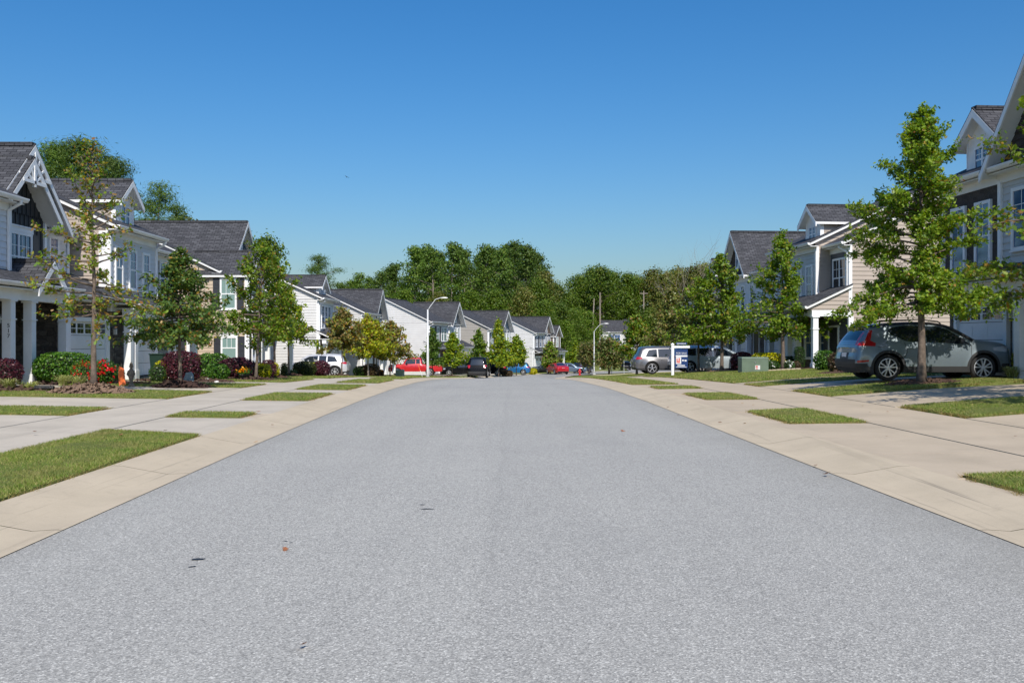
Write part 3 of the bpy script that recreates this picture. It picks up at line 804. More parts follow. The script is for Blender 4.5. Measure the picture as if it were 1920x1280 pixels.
# --- left row, nearest: porch with white columns, twin bracketed gables
h = House('pale townhouse with two nested bracketed gables and a white columned porch at the left edge', -15.8, 22, .17, 0, 1)
h.body(-11, 0, -4, 6.5, 2.6, 5.75, 'pale', 'taupe'); h.body(-11, -1.8, -4, 9.4, -.3, 2.9, 'stone', 'taupe', fk='flat', corner=False)
h.mainroof(-11.4, .4, -4, 6.45, 5.82, .45, 'taupe', far=True)
h.body(-11, -1.4, 6.5, 13.1, 2.6, 5.6, 'pale', 'pale'); h.slab([(-1.3, 6.6, 5.45), (-1.3, 11.2, 5.45), (-6.2, 11.2, 7.5), (-6.2, 6.6, 7.5)]); h.mainroof(-11.4, -1.0, 11.15, 13.15, 5.58, .45, 'taupe', ov=.1)
h.xgable(9.4, 2.5, -1.36, -.7, -6.2, 5.6, 8.13, 'pale', ov=.2, bracket=True)
h.xgable(8.98, 1.75, -1.15, -.5, -3.8, 5.80, 7.58, 'charcoal', 'board', ov=.16, bracket=True)
h.body(-2, -1.15, 7.1, 10.75, 2.6, 5.7, 'charcoal', 'charcoal', fk='board', corner=False)
m = h.mb('corner_board', 'white'); m.box(-1.3, -1.08, 10.77, 10.91, 3, 5.55)
h.window('front', -1.15, 9.05, 3.35, 5.05, 1.75, 2, head=True, shutter='shutter', grid=(3, 2))
h.window('front', -1.4, 11.95, 3.75, 5.25, .72, 1, grid=(2, 2)); h.window('front', 0, 4.9, 3.55, 5.2, .9, 1, shutter='shutter')
h.downspout(0, 6.35, 2.9, 5.8, .4); h.downspout(-1.4, 13.0, 2.9, 5.55, -1.0)
h.pent(.95, -1.2, -4, 9.35, 3.12)
h.xgable(7.25, .82, .35, 1.05, -1.0, 3.12, 3.92, 'charcoal', 'flat', ov=.14, part='porch_roof')
for v in (2.4, 5.6, 6.8, 9.02): h.column(.48, v, -.12, 2.57, .27)
h.mb('porch_floor', 'concrete').box(-1.9, .75, -4, 9.3, -.4, -.11)
h.door(-1.8, 5.0, mt='door_dark', z0=-.1); h.window('front', -1.8, 2.9, .9, 2.2, 1.2, 2)
h.body(-8, 0, 9.42, 14.0, -.3, 3.0, 'stone', 'stone', fk='flat', corner=False, nk='flat')
h.pent(.72, -1.45, 9.4, 14.0, 2.98, beam=False)
h.garage(0, 10.2, 13.15, 2.02, 5); h.lantern(.02, 13.72, 1.75); h.lantern(.02, 9.75, 1.85)
h.downspout(.0, 9.5, -.2, 2.9, .6); h.lantern(-.3, 6.2, 2.05)
# house number down the first column
for i, ch in enumerate('517'):
    cu = bpy.data.curves.new('digit', 'FONT'); cu.body = ch; cu.size = .17; cu.extrude = .006; cu.align_x = 'CENTER'
    to = bpy.data.objects.new('tmp', cu); COL.objects.link(to); bpy.context.view_layer.update()
    me = bpy.data.meshes.new_from_object(to); bpy.data.objects.remove(to)
    me.materials.clear(); me.materials.append(M['black'])
    d = link('house_number', me, h.root); d.location = (.48, 5.6-.135-.008, 1.72-.16*i); d.rotation_euler = (R(90), 0, 0); d.location.x = .55
L1 = h.finish()
# --- left, second: taupe end wall, white front, dormer
h = House('townhouse with taupe end wall, pale front and white faced dormer behind the thin yellowing tree', -15.7, 35.4, .03, 0, 1)
h.body(-11, 0, 0, 4.55, 2.6, 5.85, 'white_vinyl', 'taupe'); h.mainroof(-11.4, .4, 0, 4.5, 5.98, .45, 'taupe')
for v in (.75, 2.05, 3.4): h.window('front', 0, v, 3.55, 5.2, .74, 1)
h.mb('corner_board', 'white').box(-.42, -.125, -.045, .0, 2.9, 5.75)
h.dormer(2.6, .86, -.55, -4.6, 6.0, 7.45, 8.2, 'taupe')
h.body(-11, -.1, .62, 4.6, -.3, 2.9, 'stone', 'stone', fk='flat', corner=False, nk='flat')
h.pent(.85, -1.0, .5, 5.0, 2.95, beam=True); h.column(.42, .75, -.1, 2.4); h.column(.42, 1.2, -.1, 2.4)
h.garage(-.1, 2.2, 4.3, 2.05, 4); h.lantern(-.1, 1.8, 1.75)
h.downspout(0, 4.5, -.1, 5.9, .4)
h.body(-11, -.8, 4.6, 9.2, -.3, 5.5, 'tan', 'tan'); h.mainroof(-11.4, -.35, 4.7, 9.2, 5.62, .45, 'taupe')
h.window('front', -.8, 5.4, 3.6, 5.2, .7, 1); h.window('front', -.8, 7.6, 3.6, 5.2, 1.4, 2); h.pent(.6, -1.0, 5.05, 9.3, 2.9)
h.column(.1, 9.0, -.2, 2.35); h.column(.1, 6.2, -.2, 2.35); h.door(-.8, 5.6); h.downspout(-.8, 9.1, -.1, 5.55, -.4)
L2 = h.finish()
# --- left, third: beige end wall, big dark roof
h = House('beige townhouse with a big slate grey roof and a shuttered window in its end wall', -15.05, 51.5, -.5, 0, 1)
h.body(-11, -1.95, .1, 10.5, -.3, 5.8, 'gray', 'beige'); h.mainroof(-11.4, -1.5, .1, 10.5, 6.0, .48, 'beige')
h.body(-2.15, 0, 0, 3.0, -.3, 5.75, 'stone', 'beige', fk='flat')
h.xgable(3.55, 3.25, -1.5, -.95, -8.5, 6.05, 9.25, 'navy', ov=.25); h.xgable(1.5, 1.5, -.05, .35, -3.6, 5.95, 7.25, 'stone', 'flat', ov=.22)
h.window('front', -1.5, 3.6, 6.9, 8.2, .7, 1)
h.mb('frieze', 'white').box(-10.6, -1.97, .03, .07, 5.55, 5.9)
h.window('near', 0, -1.05, 3.78, 5.55, .95, 1, head=True, shutter='shutter', glass='glass_green', grid=(3, 1)); h.window('near', 0, -1.0, .95, 2.25, .95, 1, head=True, shutter='shutter', glass='glass_green', grid=(3, 1))
h.window('near', .1, -4.4, .9, 2.2, .9, 1, head=True, shutter='shutter'); h.window('front', 0, 1.5, 3.7, 5.3, 1.3, 2, glass='glass_green'); h.window('front', 0, 1.5, .8, 2.4, 1.3, 2)
for v in (-3.0, -5.6):
    mm = MB(1); mm.box(v-.22, v+.22, -.62, -.2, -.1, 2.6); mm.build('column', M['white'], h.root)
h.mb('beam', 'white').box(-6.0, -2.2, -.6, -.1, 2.6, 2.9); h.slab([(-6.1, -.75, 2.95), (-2.1, -.75, 2.95), (-2.1, .1, 3.35), (-6.1, .1, 3.35)], part='porch_roof')
h.pent(.5, -2.2, 3.2, 10.6, 2.9); h.garage(-1.95, 6.3, 9.0, 2.1, 4); h.column(.0, 4.4, -.2, 2.35); h.column(.0, 10.2, -.2, 2.35); h.window('front', -1.95, 7.0, 3.7, 5.3, 1.4, 2)
h.downspout(0, .08, -.2, 5.7, .3); h.gutter(.0, -.2, 3.2, 5.72)
L3 = h.finish()
# --- left, fourth: white siding end wall beside the silver crossover
h = House('white sided townhouse with stone pier and pent porch behind the silver crossover', -14.1, 66, -1.05, 2, 1)
h.body(-10, 0, 0, 4.6, 2.6, 5.6, 'white_vinyl', 'white_vinyl'); h.mainroof(-10.4, .4, 0, 4.6, 5.72, .45, 'white_vinyl', far=True)
h.body(-10, -1.2, 4.6, 13.5, -.3, 5.5, 'pale', 'pale'); h.mainroof(-10.4, -.8, 4.6, 13.5, 5.5, .44, 'gray')
h.dormer(2.9, .85, -.5, -4.4, 6.0, 6.85, 7.55, 'gray'); h.dormer(9.6, .85, -2.0, -4.8, 5.9, 6.9, 7.6, 'gray')
for v in (1.2, 2.2, 3.2): h.window('front', 0, v, 3.5, 5.2, .85, 1)
for v in (6.2, 8.2, 10.4): h.window('front', -1.2, v, 3.5, 5.2, .9, 1)
h.body(-10, -.15, .0, 4.6, -.3, 2.9, 'brick', 'white_vinyl', fk='flat', corner=False)
h.window('near', 0, -2.6, 3.6, 5.2, .9, 1)
h.pent(.9, -1.0, -.1, 6.9, 2.9); h.xgable(2.0, .8, .5, 1.05, -.8, 2.95, 3.7, 'white', 'flat', ov=.14, part='porch_roof')
for v in (.4, 2.6, 3.4, 6.6): h.column(.42, v, -.2, 2.35)
h.pent(.2, -1.8, 7.0, 13.6, 2.9); h.door(-1.2, 6.0); h.garage(-1.2, 8.6, 11.4, 2.1, 4); h.downspout(0, .1, 0, 5.6, .4); h.lantern(-.1, 1.1, 1.8)
L4 = h.finish()
row_pair('grey townhouse with a dark slate gable window above the flag and the red pickup', -13.25, 80.5, -1.72, 4, 'gray', 'pale', 'pale', 'navy', vg=8.3, vend=11.2, L1=5.2, dorm=False)
def e6(h):
    h.window('front', 0, 5.6, 3.6, 5.2, 1.0, 1, glass='glass_green')
row_pair('townhouse with a bright white end wall and charcoal front behind the lamp post', -8.9, 97, -2.12, 13.5, 'white_vinyl', 'dgray', 'white_vinyl', 'dgray', dorm=False, vg=11.3, vend=14.5, extra=e6, gl='glass_green', nwin=False)
row_pair('greige townhouse with a slate blue gable, third building from the far end', -3.0, 115.5, -2.62, 17, 'tan', 'dgray', 'pale', 'navy', dorm=False, vg=8.6, vend=12.5, gl='glass_green', nwin=False)
def e8(h):
    h.body(-6, 0, 9.8, 13.2, -.3, 5.5, 'brick', 'brick', fk='flat', nk='flat'); h.xgable(11.5, 1.7, .02, .4, -5, 5.5, 7.0, 'brick', 'flat')
    h.window('front', 0, 11.5, 3.6, 5.2, 1.2, 2, glass='glass_green'); h.window('front', 0, 11.5, .8, 2.3, 1.2, 2, glass='glass_green')
    h.window('near', 9.8, -.9, 3.6, 5.2, .8, 1)
row_pair('last townhouse of the left row with brown stone corner bay and small gable', 3.2, 133, -2.98, 20, 'white_vinyl', 'dgray', 'navy', 'brick', dorm=False, vg=7.6, vend=13.4, L1=5.0, extra=e8, nwin=False)

# --- right row, nearest
h = House('grey townhouse with brown shake panel and steep gable at the right edge', 14.5, 20, .46, -4, -1)
h.body(-11, 0, -4, 9.2, 2.6, 5.85, 'gray', 'taupe'); h.mainroof(-11.4, .42, -4, 9.2, 5.98, .46, 'taupe', mt_far='taupe')
h.wall('front', 0, [(6.15, 2.9), (8.95, 2.9), (8.95, 5.6), (6.15, 5.6)], 'shake', 'flat', off=.04); h.mb('corner_board', 'white').box(-.05, .085, 6.0, 6.15, 2.9, 5.6)
h.xgable(3.35, 2.75, .05, .6, -6.5, 6.0, 9.75, 'shake', 'lap', ov=.12, zbase=5.95)
h.dormer(7.75, .86, -.5, -4.6, 6.0, 7.35, 8.15, 'taupe')
h.window('front', .05, 8.15, 3.1, 5.15, .8, 1); h.window('front', .05, 6.85, 3.1, 5.15, .82, 1); h.window('front', 0, 5.1, 3.55, 5.3, .9, 1); h.window('front', 0, 3.0, 3.55, 5.3, .9, 1)
h.body(-10, -.25, -4, 9.2, -.3, 2.9, 'stone', 'stone', fk='flat', corner=False, nk='flat')
h.pent(.55, -1.1, -4, 9.3, 2.95); h.garage(-.25, 6.2, 8.6, 2.1, 4); h.garage(-.25, 1.4, 4.6, 2.1, 6)
m = h.mb('column_wall', 'white'); m.box(-.24, .24, 4.9, 5.15, -.3, 2.4)
h.lantern(-.25, 5.85, 1.85); h.lantern(-.25, 5.5, 2.05); h.downspout(-.2, 5.7, 0, 2.9)
R1h = h.finish()
# --- right, second: taupe end wall with side porch
h = House('taupe townhouse with dormer and side porch behind the tall oak on the right', 16.0, 43, .2, -5, -1)
h.body(-11, 0, 0, 3.0, -.2, 5.85, 'dgray', 'taupe'); h.mainroof(-11.4, .42, 0, 3.0, 6.0, .47, 'taupe')
h.body(-11, .75, 2.0, 7.2, 2.6, 5.95, 'gray', 'taupe'); h.mainroof(-11.4, 1.2, 2.0, 7.2, 6.15, .47, 'taupe')
h.window('front', 0, .95, 3.4, 5.3, 1.5, 2, glass='glass_black')
for v in (2.75, 4.1, 5.6): h.window('front', .75, v, 3.2, 5.1, .8, 1)
h.dormer(3.5, .86, .25, -4.6, 6.3, 7.5, 8.25, 'taupe')
h.downspout(0, .1, 2.9, 5.9, .42)
# side porch
h.wall('near', -.02, [(-.15, 2.75), (2.0, 2.75), (2.0, 2.95), (-.15, 3.95)], 'taupe', part='porch_gable'); h.slab([(2.15, -.2, 2.95), (2.15, 7.3, 2.95), (-.1, 7.3, 4.0), (-.1, -.2, 4.0)], part='porch_roof')
h.mb('beam', 'white').box(0, 1.85, -.04, .18, 2.45, 2.74); h.mb('beam', 'white').box(1.6, 1.84, .19, 7.2, 2.45, 2.74); h.gutter(2.15, -.2, 7.3, 2.95)
h.mb('corner_board', 'white').box(-.18, .06, -.06, .0, -.2, 2.45)
h.column(1.7, .0, -.15, 2.45, .26); h.column(1.7, 2.0, -.15, 2.45, .26); h.column(1.7, 3.1, -.15, 2.45, .26)
h.wall('front', -1.5, [(0, -.2), (7, -.2), (7, 2.7), (0, 2.7)], 'stone', 'flat')
h.mb('porch_floor', 'concrete').box(-1.5, 1.9, .0, 7.2, -.5, -.16)
h.mb('porch_back', 'stone').box(-1.5, 1.4, 2.9, 3.1, -.2, 2.7)
h.door(0, 1.6, z0=-.1); h.window('near', 2.88, .75, .4, 2.0, .55, 1); h.window('near', 2.88, .0, .4, 2.0, .5, 1)
h.body(-10, .6, 3.8, 7.2, -.3, 2.8, 'stone', 'stone', fk='flat', corner=False, nk='flat'); h.garage(.6, 4.2, 6.8, 2.1, 4); h.lantern(.6, 3.95, 1.8)
R2h = h.finish()
# --- right, third and fourth
h = House('townhouse with a grey roof ending in a narrow steep gable beyond the second right oak', 15.5, 51.5, -.1, -4, -1)
h.body(-11, 0, 0, 11, 2.6, 5.75, 'pale', 'taupe'); h.body(-11, -.2, 0, 11, -.3, 2.8, 'stone', 'gray', fk='flat', corner=False)
h.mainroof(-11.4, .4, 0, 11, 5.85, .45, 'taupe'); h.xgable(7.4, 2.6, .3, .85, -6, 5.9, 8.7, 'shake', ov=.15)
h.window('front', .3, 7.4, 6.3, 7.6, .7, 1)
for v in (1.5, 3.2, 5.4, 7.2, 9.2): h.window('front', 0, v, 3.4, 5.2, .85, 1)
h.pent(1.2, -.8, -.1, 11, 2.9); h.garage(-.2, .9, 3.4, 2.1, 4); h.garage(-.2, 7, 9.6, 2.1, 4)
for v in (.3, 4.2, 6.2, 10.6): h.column(.7, v, -.2, 2.35)
h.door(-.2, 5.2); h.finish()
h = House('furthest visible townhouse of the right row, its dormer roof showing over the trees', 15.6, 65, -.75, -3, -1)
h.body(-10, 0, 0, 14, -.3, 5.75, 'gray', 'dgray'); h.mainroof(-10.4, .4, 0, 14, 5.85, .45, 'dgray'); h.dormer(5.0, .9, -.4, -4.6, 6.0, 7.6, 8.6, 'dgray')
for v in (1.5, 3.5, 6, 8, 10.5): h.window('front', 0, v, 3.4, 5.2, .85, 1)
h.pent(1.2, -.6, -.1, 14, 2.9); h.garage(0, 1, 3.8, 2.1, 4); h.garage(0, 7.5, 10.4, 2.1, 4); h.column(.7, .3, -.2, 2.35); h.column(.7, 5.5, -.2, 2.35)
h.finish()
# --- far houses up the side street
h = House('far white townhouse with dormer up the side street beyond the woods edge', px(1131, 232), 232, -1.9, 90, 1)
h.body(-8, -.6, 0, 5.6, -.3, 5.7, 'gray', 'dgray'); h.body(-8, 0, 5.7, 14, -.3, 5.6, 'white_vinyl', 'white_vinyl')
h.mainroof(-8.4, -.2, 0, 5.5, 5.8, .75, 'dgray'); h.mainroof(-8.4, .4, 5.9, 14, 5.8, .75, 'dgray'); h.dormer(10.4, 1.1, -.4, -3.6, 6.0, 8.0, 9.0, 'white_vinyl')
h.window('front', -.6, 2.9, 3.4, 5.2, 3.2, 2); h.window('front', 0, 7.0, 3.6, 5.2, 1.2, 1); h.window('front', 0, 10.3, 3.6, 5.2, 1.4, 1)
h.garage(0, 7.5, 12.5, 2.2, 4); h.garage(-.6, 1, 4.6, 2.2, 4)
h.finish()
# ------------------------------------------------------------------ vegetation
M['bark'] = dirty('grey_brown_bark', (.15, .115, .09), .9, .35, 9, .8, 30)
M['bark_pale'] = dirty('pale_trunk', (.30, .25, .21), .9, .3, 6, .5, 30)
M['oak_leaf'] = m_leaf('oak_leaf', [(.045, .095, .012), (.085, .155, .02), (.13, .21, .03), (.20, .26, .04), (.15, .22, .035)], .38, v0=1.12, v1=1.5, sat=1.07)
M['oak_turn'] = m_leaf('turning_leaf', [(.09, .14, .018), (.17, .20, .03), (.27, .25, .035), (.34, .21, .035), (.24, .12, .035), (.15, .19, .035)], .38, v0=1.0, v1=1.35, sat=1.0)
M['olive_leaf'] = m_leaf('olive_leaf', [(.075, .11, .025), (.13, .16, .04), (.20, .20, .055), (.20, .13, .06), (.10, .13, .035)], .3, v0=1.0, v1=1.35, sat=1.0)
M['yg_leaf'] = m_leaf('yellow_green_leaf', [(.12, .17, .02), (.22, .26, .03), (.33, .33, .035), (.16, .21, .03)], .38, v0=1.12, v1=1.5, sat=1.07)
M['dk_leaf'] = m_leaf('dark_leaf', [(.03, .07, .014), (.055, .115, .02), (.095, .165, .03), (.14, .20, .04)], .3, v0=1.0, v1=1.35, sat=1.0)
M['pine'] = m_leaf('pine_needles', [(.05, .095, .022), (.08, .14, .032), (.115, .18, .042), (.16, .21, .055)], .22, .6, v0=.6, v1=1.05, sat=1.2)
M['broad'] = m_leaf('broadleaf', [(.055, .105, .02), (.095, .16, .03), (.14, .205, .045), (.19, .23, .06)], .3, .55, v0=.62, v1=1.12, sat=1.2)
M['broad_turn'] = m_leaf('broadleaf_turning', [(.10, .15, .04), (.15, .18, .05), (.22, .19, .07), (.11, .16, .04)], .3, .55, v0=.62, v1=1.12, sat=1.2)
OAKT = np.array([(0, 0), (.22, .10), (.26, .30), (.42, .14), (.52, .36), (.66, .14), (.82, .22), (1.0, 0), (.82, -.22), (.66, -.14), (.52, -.36), (.42, -.14), (.26, -.30), (.22, -.10)], float)
CARD = np.array([(0, 0), (.45, .34), (1, .03), (.55, -.32)], float)
BLOB = np.array([(0, 0), (.2, .3), (.6, .38), (1, .1), (.85, -.25), (.4, -.36)], float)
def leaves(pos, size, rng, T=CARD, up=.6, out=None, droop=.0):
    n = len(pos); nr = rng.randn(n, 3)*.75; nr[:, 2] += up
    if out is not None: nr += out
    nr /= np.linalg.norm(nr, axis=1, keepdims=True)+1e-9
    u = rng.randn(n, 3); u[:, 2] -= droop; u -= nr*(u*nr).sum(1, keepdims=True); u /= np.linalg.norm(u, axis=1, keepdims=True)+1e-9
    w = np.cross(nr, u); sz = size*(.65+.7*rng.rand(n))
    k = len(T)
    fold = np.abs(T[:, 1])*.35
    v = pos[:, None]+sz[:, None, None]*((T[None, :, 0, None]-.4)*u[:, None]+T[None, :, 1, None]*w[:, None]-fold[None, :, None]*nr[:, None])
    return v.reshape(-1, 3), k
def leaf_obj(name, parts, parent, mats):
    """parts: list of (verts, k, matindex)"""
    V = np.concatenate([p[0] for p in parts]); st = []; mi = []; off = 0
    for v, k, m in parts:
        n = len(v)//k; st.append(np.arange(n)*k+off); mi.append(np.full(n, m)); off += len(v)
    me = np_mesh(name, V, np.arange(len(V)), np.concatenate(st), mats, np.concatenate(mi))
    return link(name, me, parent)
def street_tree(label, x, Y, h, clear, rmax, seed, mats=('oak_leaf', 'oak_turn'), mixf=.1, nprim=60, ntw=9, nlf=9, ls=.11, T=CARD, sparse=1.0, asc=.0, cut=0, trunk=.05, X=None, lean=0, dz=0, bark='bark', shape=1.12, name='street_tree', cat='tree', group=None):
    rng = np.random.RandomState(seed); X = px(x, Y) if X is None else X
    z0 = Gz(X, Y)+dz
    root = emp(name, (X, Y, z0), 0, label, cat, group or 'street trees')
    tb = MB()
    nz = 12; wob = np.cumsum(rng.randn(nz, 2)*.016*h/6, axis=0); wob -= wob[0]
    zs = np.linspace(-.15, h*.985, nz)
    ctr = np.stack([wob[:, 0]+lean*zs, wob[:, 1], zs], 1)
    rad = trunk*(1-zs/h*.93); rad[0] *= 1.5; rad[1] *= 1.08
    tb.tube(ctr, list(rad), 9)
    at = lambda z: np.array([np.interp(z, zs, ctr[:, 0]), np.interp(z, zs, ctr[:, 1]), z])
    P = []; az = rng.rand()*6.28
    for i in range(nprim):
        s = (i+.5*rng.rand())/nprim; s = s**1.25
        z = clear+(h*.97-clear)*s; az += 2.39996+rng.randn()*.35
        L = rmax*((1-s)**shape*(.42+.80*rng.rand())+.06)*min(1, .72+s*2.4)
        if cut and math.sin(az) < -.4 and s < .5: L *= cut
        el = R(-6+62*s**1.2)+asc+rng.randn()*.10
        d = np.array([math.cos(az)*math.cos(el), math.sin(az)*math.cos(el), math.sin(el)])
        b0 = at(z); pts = [b0]; dd = d.copy(); seg = 5
        for k in range(seg):
            dd = dd+np.array([0, 0, .05 if s > .3 else -.01])+rng.randn(3)*.09; dd /= np.linalg.norm(dd); pts.append(pts[-1]+dd*L/seg)
        pts = np.array(pts); r0 = max(.006, min(rad[0]*.4, .012+.012*L))
        tb.tube(pts, list(np.linspace(r0, .004, seg+1)), 5)
        nt = max(2, int(ntw*1.35*(.35+L/rmax)*sparse*(1-.55*max(0, s-.62)/.38)))
        for k in range(nt):
            f = .30+.70*(k+rng.rand())/nt; q = f*seg; a = min(seg-1, int(q)); p = pts[a]+(pts[a+1]-pts[a])*(q-a)
            td = (pts[a+1]-pts[a]); td /= np.linalg.norm(td)+1e-9
            td = td*.7+rng.randn(3)*np.array([.62, .62, .42]); td[2] += .10; td /= np.linalg.norm(td)
            tl = (.12+.22*rng.rand())*(.5+.5*L/rmax)*rmax/2.0+.06
            if k % 2 == 0: tb.tube([p, p+td*tl*.9], [.005, .0025], 4, cap=False)
            m = max(2, int(nlf*1.5*(.6+.8*rng.rand())))
            fr = rng.rand(m)**.7
            P.append(p+td*tl*fr[:, None]+rng.randn(m, 3)*ls*.55)
    for z in np.linspace(h*.88, h, 6):
        P.append(at(min(z, h*.985))+rng.randn(max(2, nlf//2), 3)*.06)
    P = np.concatenate(P)
    tb.build('trunk', M[bark], root, smooth=True)
    n = len(P); pick = rng.rand(n) < mixf
    ctr_out = P-np.stack([np.zeros(n), np.zeros(n), P[:, 2]-.3], 1); ctr_out /= np.linalg.norm(ctr_out, axis=1, keepdims=True)+1e-6
    parts = []
    for mi, sel in ((0, ~pick), (1, pick)):
        if sel.sum():
            v, k = leaves(P[sel], ls, rng, T, .7, ctr_out[sel]*.25, .15); parts.append((v, k, mi))
    leaf_obj('crown', parts, root, [M[mats[0]], M[mats[1]]])
    return root
# mulch beds ------------------------------------------------------------
def mulch(label, X, Y, rx, ry, h, mt='mulch', chips=260, edge=None):
    rng = np.random.RandomState(int(abs(X*77+Y*13)) % 9999); nr, na = 7, 28; V = []; Fc = []
    wob = 1+.12*np.sin(np.arange(na)*2*math.pi/na*3+X)+.06*rng.randn(na)
    for i in range(nr+1):
        f = i/nr
        for k in range(na):
            a = 2*math.pi*k/na; x = X+rx*f*wob[k]*math.cos(a); y = Y+ry*f*wob[k]*math.sin(a)
            V.append((x, y, Gz(x, y)+.02+h*(1-f*f)**1.3+(rng.randn()*.012 if i < nr else -.06)))
    for i in range(nr):
        for k in range(na): Fc.append([i*na+k, i*na+(k+1) % na, (i+1)*na+(k+1) % na, (i+1)*na+k])
    mb = MB(); mb.add(V, Fc)
    for _ in range(chips):
        f = math.sqrt(rng.rand())*1.02; a = rng.rand()*6.283
        x = X+rx*f*math.cos(a); y = Y+ry*f*math.sin(a); z = Gz(x, y)+.03+h*max(0, 1-f*f)**1.3
        u = Vector(rng.randn(3)); u.z *= .3; u.normalize(); w = u.orthogonal().normalized(); l, q = .05+.06*rng.rand(), .015+.02*rng.rand()
        c = Vector((x, y, z+.01)); mb.poly([c-u*l-w*q, c+u*l-w*q, c+u*l+w*q, c-u*l+w*q])
    return tag(mb.build('mulch_bed', M[mt], smooth=False), label, 'mulch bed')
# shrubs ------------------------------------------------------------------
M['bush_green'] = m_leaf('green_shrub_leaf', [(.02, .055, .014), (.04, .10, .02), (.075, .15, .03), (.12, .20, .045)], .25, .45, v0=1.15, v1=1.4, sat=1.15)
M['bush_dark'] = m_leaf('boxwood_leaf', [(.018, .045, .012), (.035, .075, .018), (.06, .11, .028)], .25, .35)
M['bush_red'] = m_leaf('burgundy_leaf', [(.028, .010, .016), (.05, .016, .024), (.085, .028, .036), (.12, .045, .05)], .25, .4, v0=1.15, v1=1.4, sat=1.15)
M['bush_brown'] = m_leaf('brown_green_leaf', [(.05, .03, .02), (.09, .05, .03), (.08, .075, .03), (.12, .07, .04)], .25, .45)
M['bush_yellow'] = m_leaf('golden_leaf', [(.20, .22, .012), (.36, .36, .015), (.52, .48, .02), (.28, .30, .015)], .3, .4, v0=1.15, v1=1.4, sat=1.15)
M['bush_olive'] = m_leaf('olive_shrub_leaf', [(.035, .05, .015), (.06, .08, .022), (.09, .09, .03)], .25, .4)
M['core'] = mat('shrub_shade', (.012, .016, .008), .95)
def shrub(label, X, Y, rx, ry, h, mt, n=1700, ls=.06, pw=2.3, seed=None, flowers=None, name='shrub', group=None, cat='shrub', dz=0, ragged=.10, flat=.0, Z=None):
    n = int(n*1.45); ls = ls*.82
    rng = np.random.RandomState(seed if seed is not None else int(abs(X*131+Y*17)) % 9999)
    z0 = (Gz(X, Y) if Z is None else Z)+dz; root = emp(name, (X, Y, z0), 0, label, cat, group)
    d = rng.randn(n, 3); d /= np.linalg.norm(d, axis=1, keepdims=True)
    # superellipsoid radius
    q = (np.abs(d)**pw).sum(1)**(-1/pw); lump = 1+ragged*.8*np.sin(d[:, 0]*5+X)*np.sin(d[:, 1]*4+Y)*np.cos(d[:, 2]*5)
    r = q*lump*(1-ragged*2.2*rng.rand(n)**2.2+ragged*.5*rng.rand(n))
    P = d*r[:, None]*np.array([rx, ry, h/2]); P[:, 2] += h/2*1.02
    P = P[P[:, 2] > .02]; dd = P-np.array([0, 0, h/2]); dd /= np.linalg.norm(dd, axis=1, keepdims=True)
    v, k = leaves(P, ls, rng, BLOB if ls > .05 else CARD, .25, dd*.8)
    leaf_obj('foliage', [(v, k, 0)], root, [M[mt]])
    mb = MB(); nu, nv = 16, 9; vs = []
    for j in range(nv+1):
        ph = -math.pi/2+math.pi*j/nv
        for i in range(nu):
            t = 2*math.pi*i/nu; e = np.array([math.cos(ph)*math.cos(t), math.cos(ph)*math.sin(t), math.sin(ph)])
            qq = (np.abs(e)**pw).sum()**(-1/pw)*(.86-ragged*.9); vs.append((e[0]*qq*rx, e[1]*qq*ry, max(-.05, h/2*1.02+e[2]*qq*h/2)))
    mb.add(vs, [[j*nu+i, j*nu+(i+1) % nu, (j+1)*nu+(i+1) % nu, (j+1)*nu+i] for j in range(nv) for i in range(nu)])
    mb.build('stems_or_core', M['core'], root, smooth=True)  # solid dark core standing in for the shade inside the foliage
    if flowers:
        mtf, nf, fs = flowers; fb = []
        dirs = rng.randn(nf, 3); dirs[:, 1] -= .6; dirs[:, 2] += .25; dirs /= np.linalg.norm(dirs, axis=1, keepdims=True)
        C = dirs*np.array([rx, ry, h/2])*1.02+np.array([0, 0, h/2])
        C = C[C[:, 2] > .06]
        pts = np.repeat(C, 6, 0)+rng.randn(len(C)*6, 3)*fs*.4
        v, k = leaves(pts, fs, rng, BLOB, .1, np.repeat(dirs[:len(C)], 6, 0)*1.0); leaf_obj('blossom', [(v, k, 0)], root, [M[mtf]])
    return root
M['rose'] = m_leaf('red_petal', [(.45, .01, .015), (.62, .02, .03), (.75, .06, .07)], .3)
M['marigold'] = m_leaf('orange_petal', [(.8, .28, .01), (.85, .42, .02), (.7, .15, .01)], .3)
M['whitefl'] = m_leaf('white_petal', [(.75, .75, .72), (.85, .85, .82)], .3)
M['liriope'] = m_leaf('variegated_blade', [(.16, .20, .05), (.30, .33, .12), (.48, .47, .24), (.22, .26, .08)], .3, .45)
def tuft(label, X, Y, r, h, n=90, seed=0, mt='liriope', group='striped grass tufts'):
    rng = np.random.RandomState(seed+int(X*50) % 977); z0 = Gz(X, Y)+.02; V = []; Q = []
    for i in range(n):
        a = rng.rand()*6.283; rr = r*(.5+.6*rng.rand()); hh = h*(.6+.6*rng.rand()); w = .010+.006*rng.rand()
        bx, by = rng.randn(2)*.05; b = len(V)
        for t in (0, .35, .7, 1):
            d = rr*t**1.2; z = hh*(math.sin(t*2.2)/.97); ww = w*(1-t*.85); c, s = math.cos(a), math.sin(a)
            V.append((X+bx+d*c-s*ww, Y+by+d*s+c*ww, z0+z)); V.append((X+bx+d*c+s*ww, Y+by+d*s-c*ww, z0+z))
        for k in range(3): Q.append([b+2*k, b+2*k+1, b+2*k+3, b+2*k+2])
    mb = MB(); mb.add(V, Q); return tag(mb.build('grass_tuft', M[mt]), label, 'grass tuft', group)
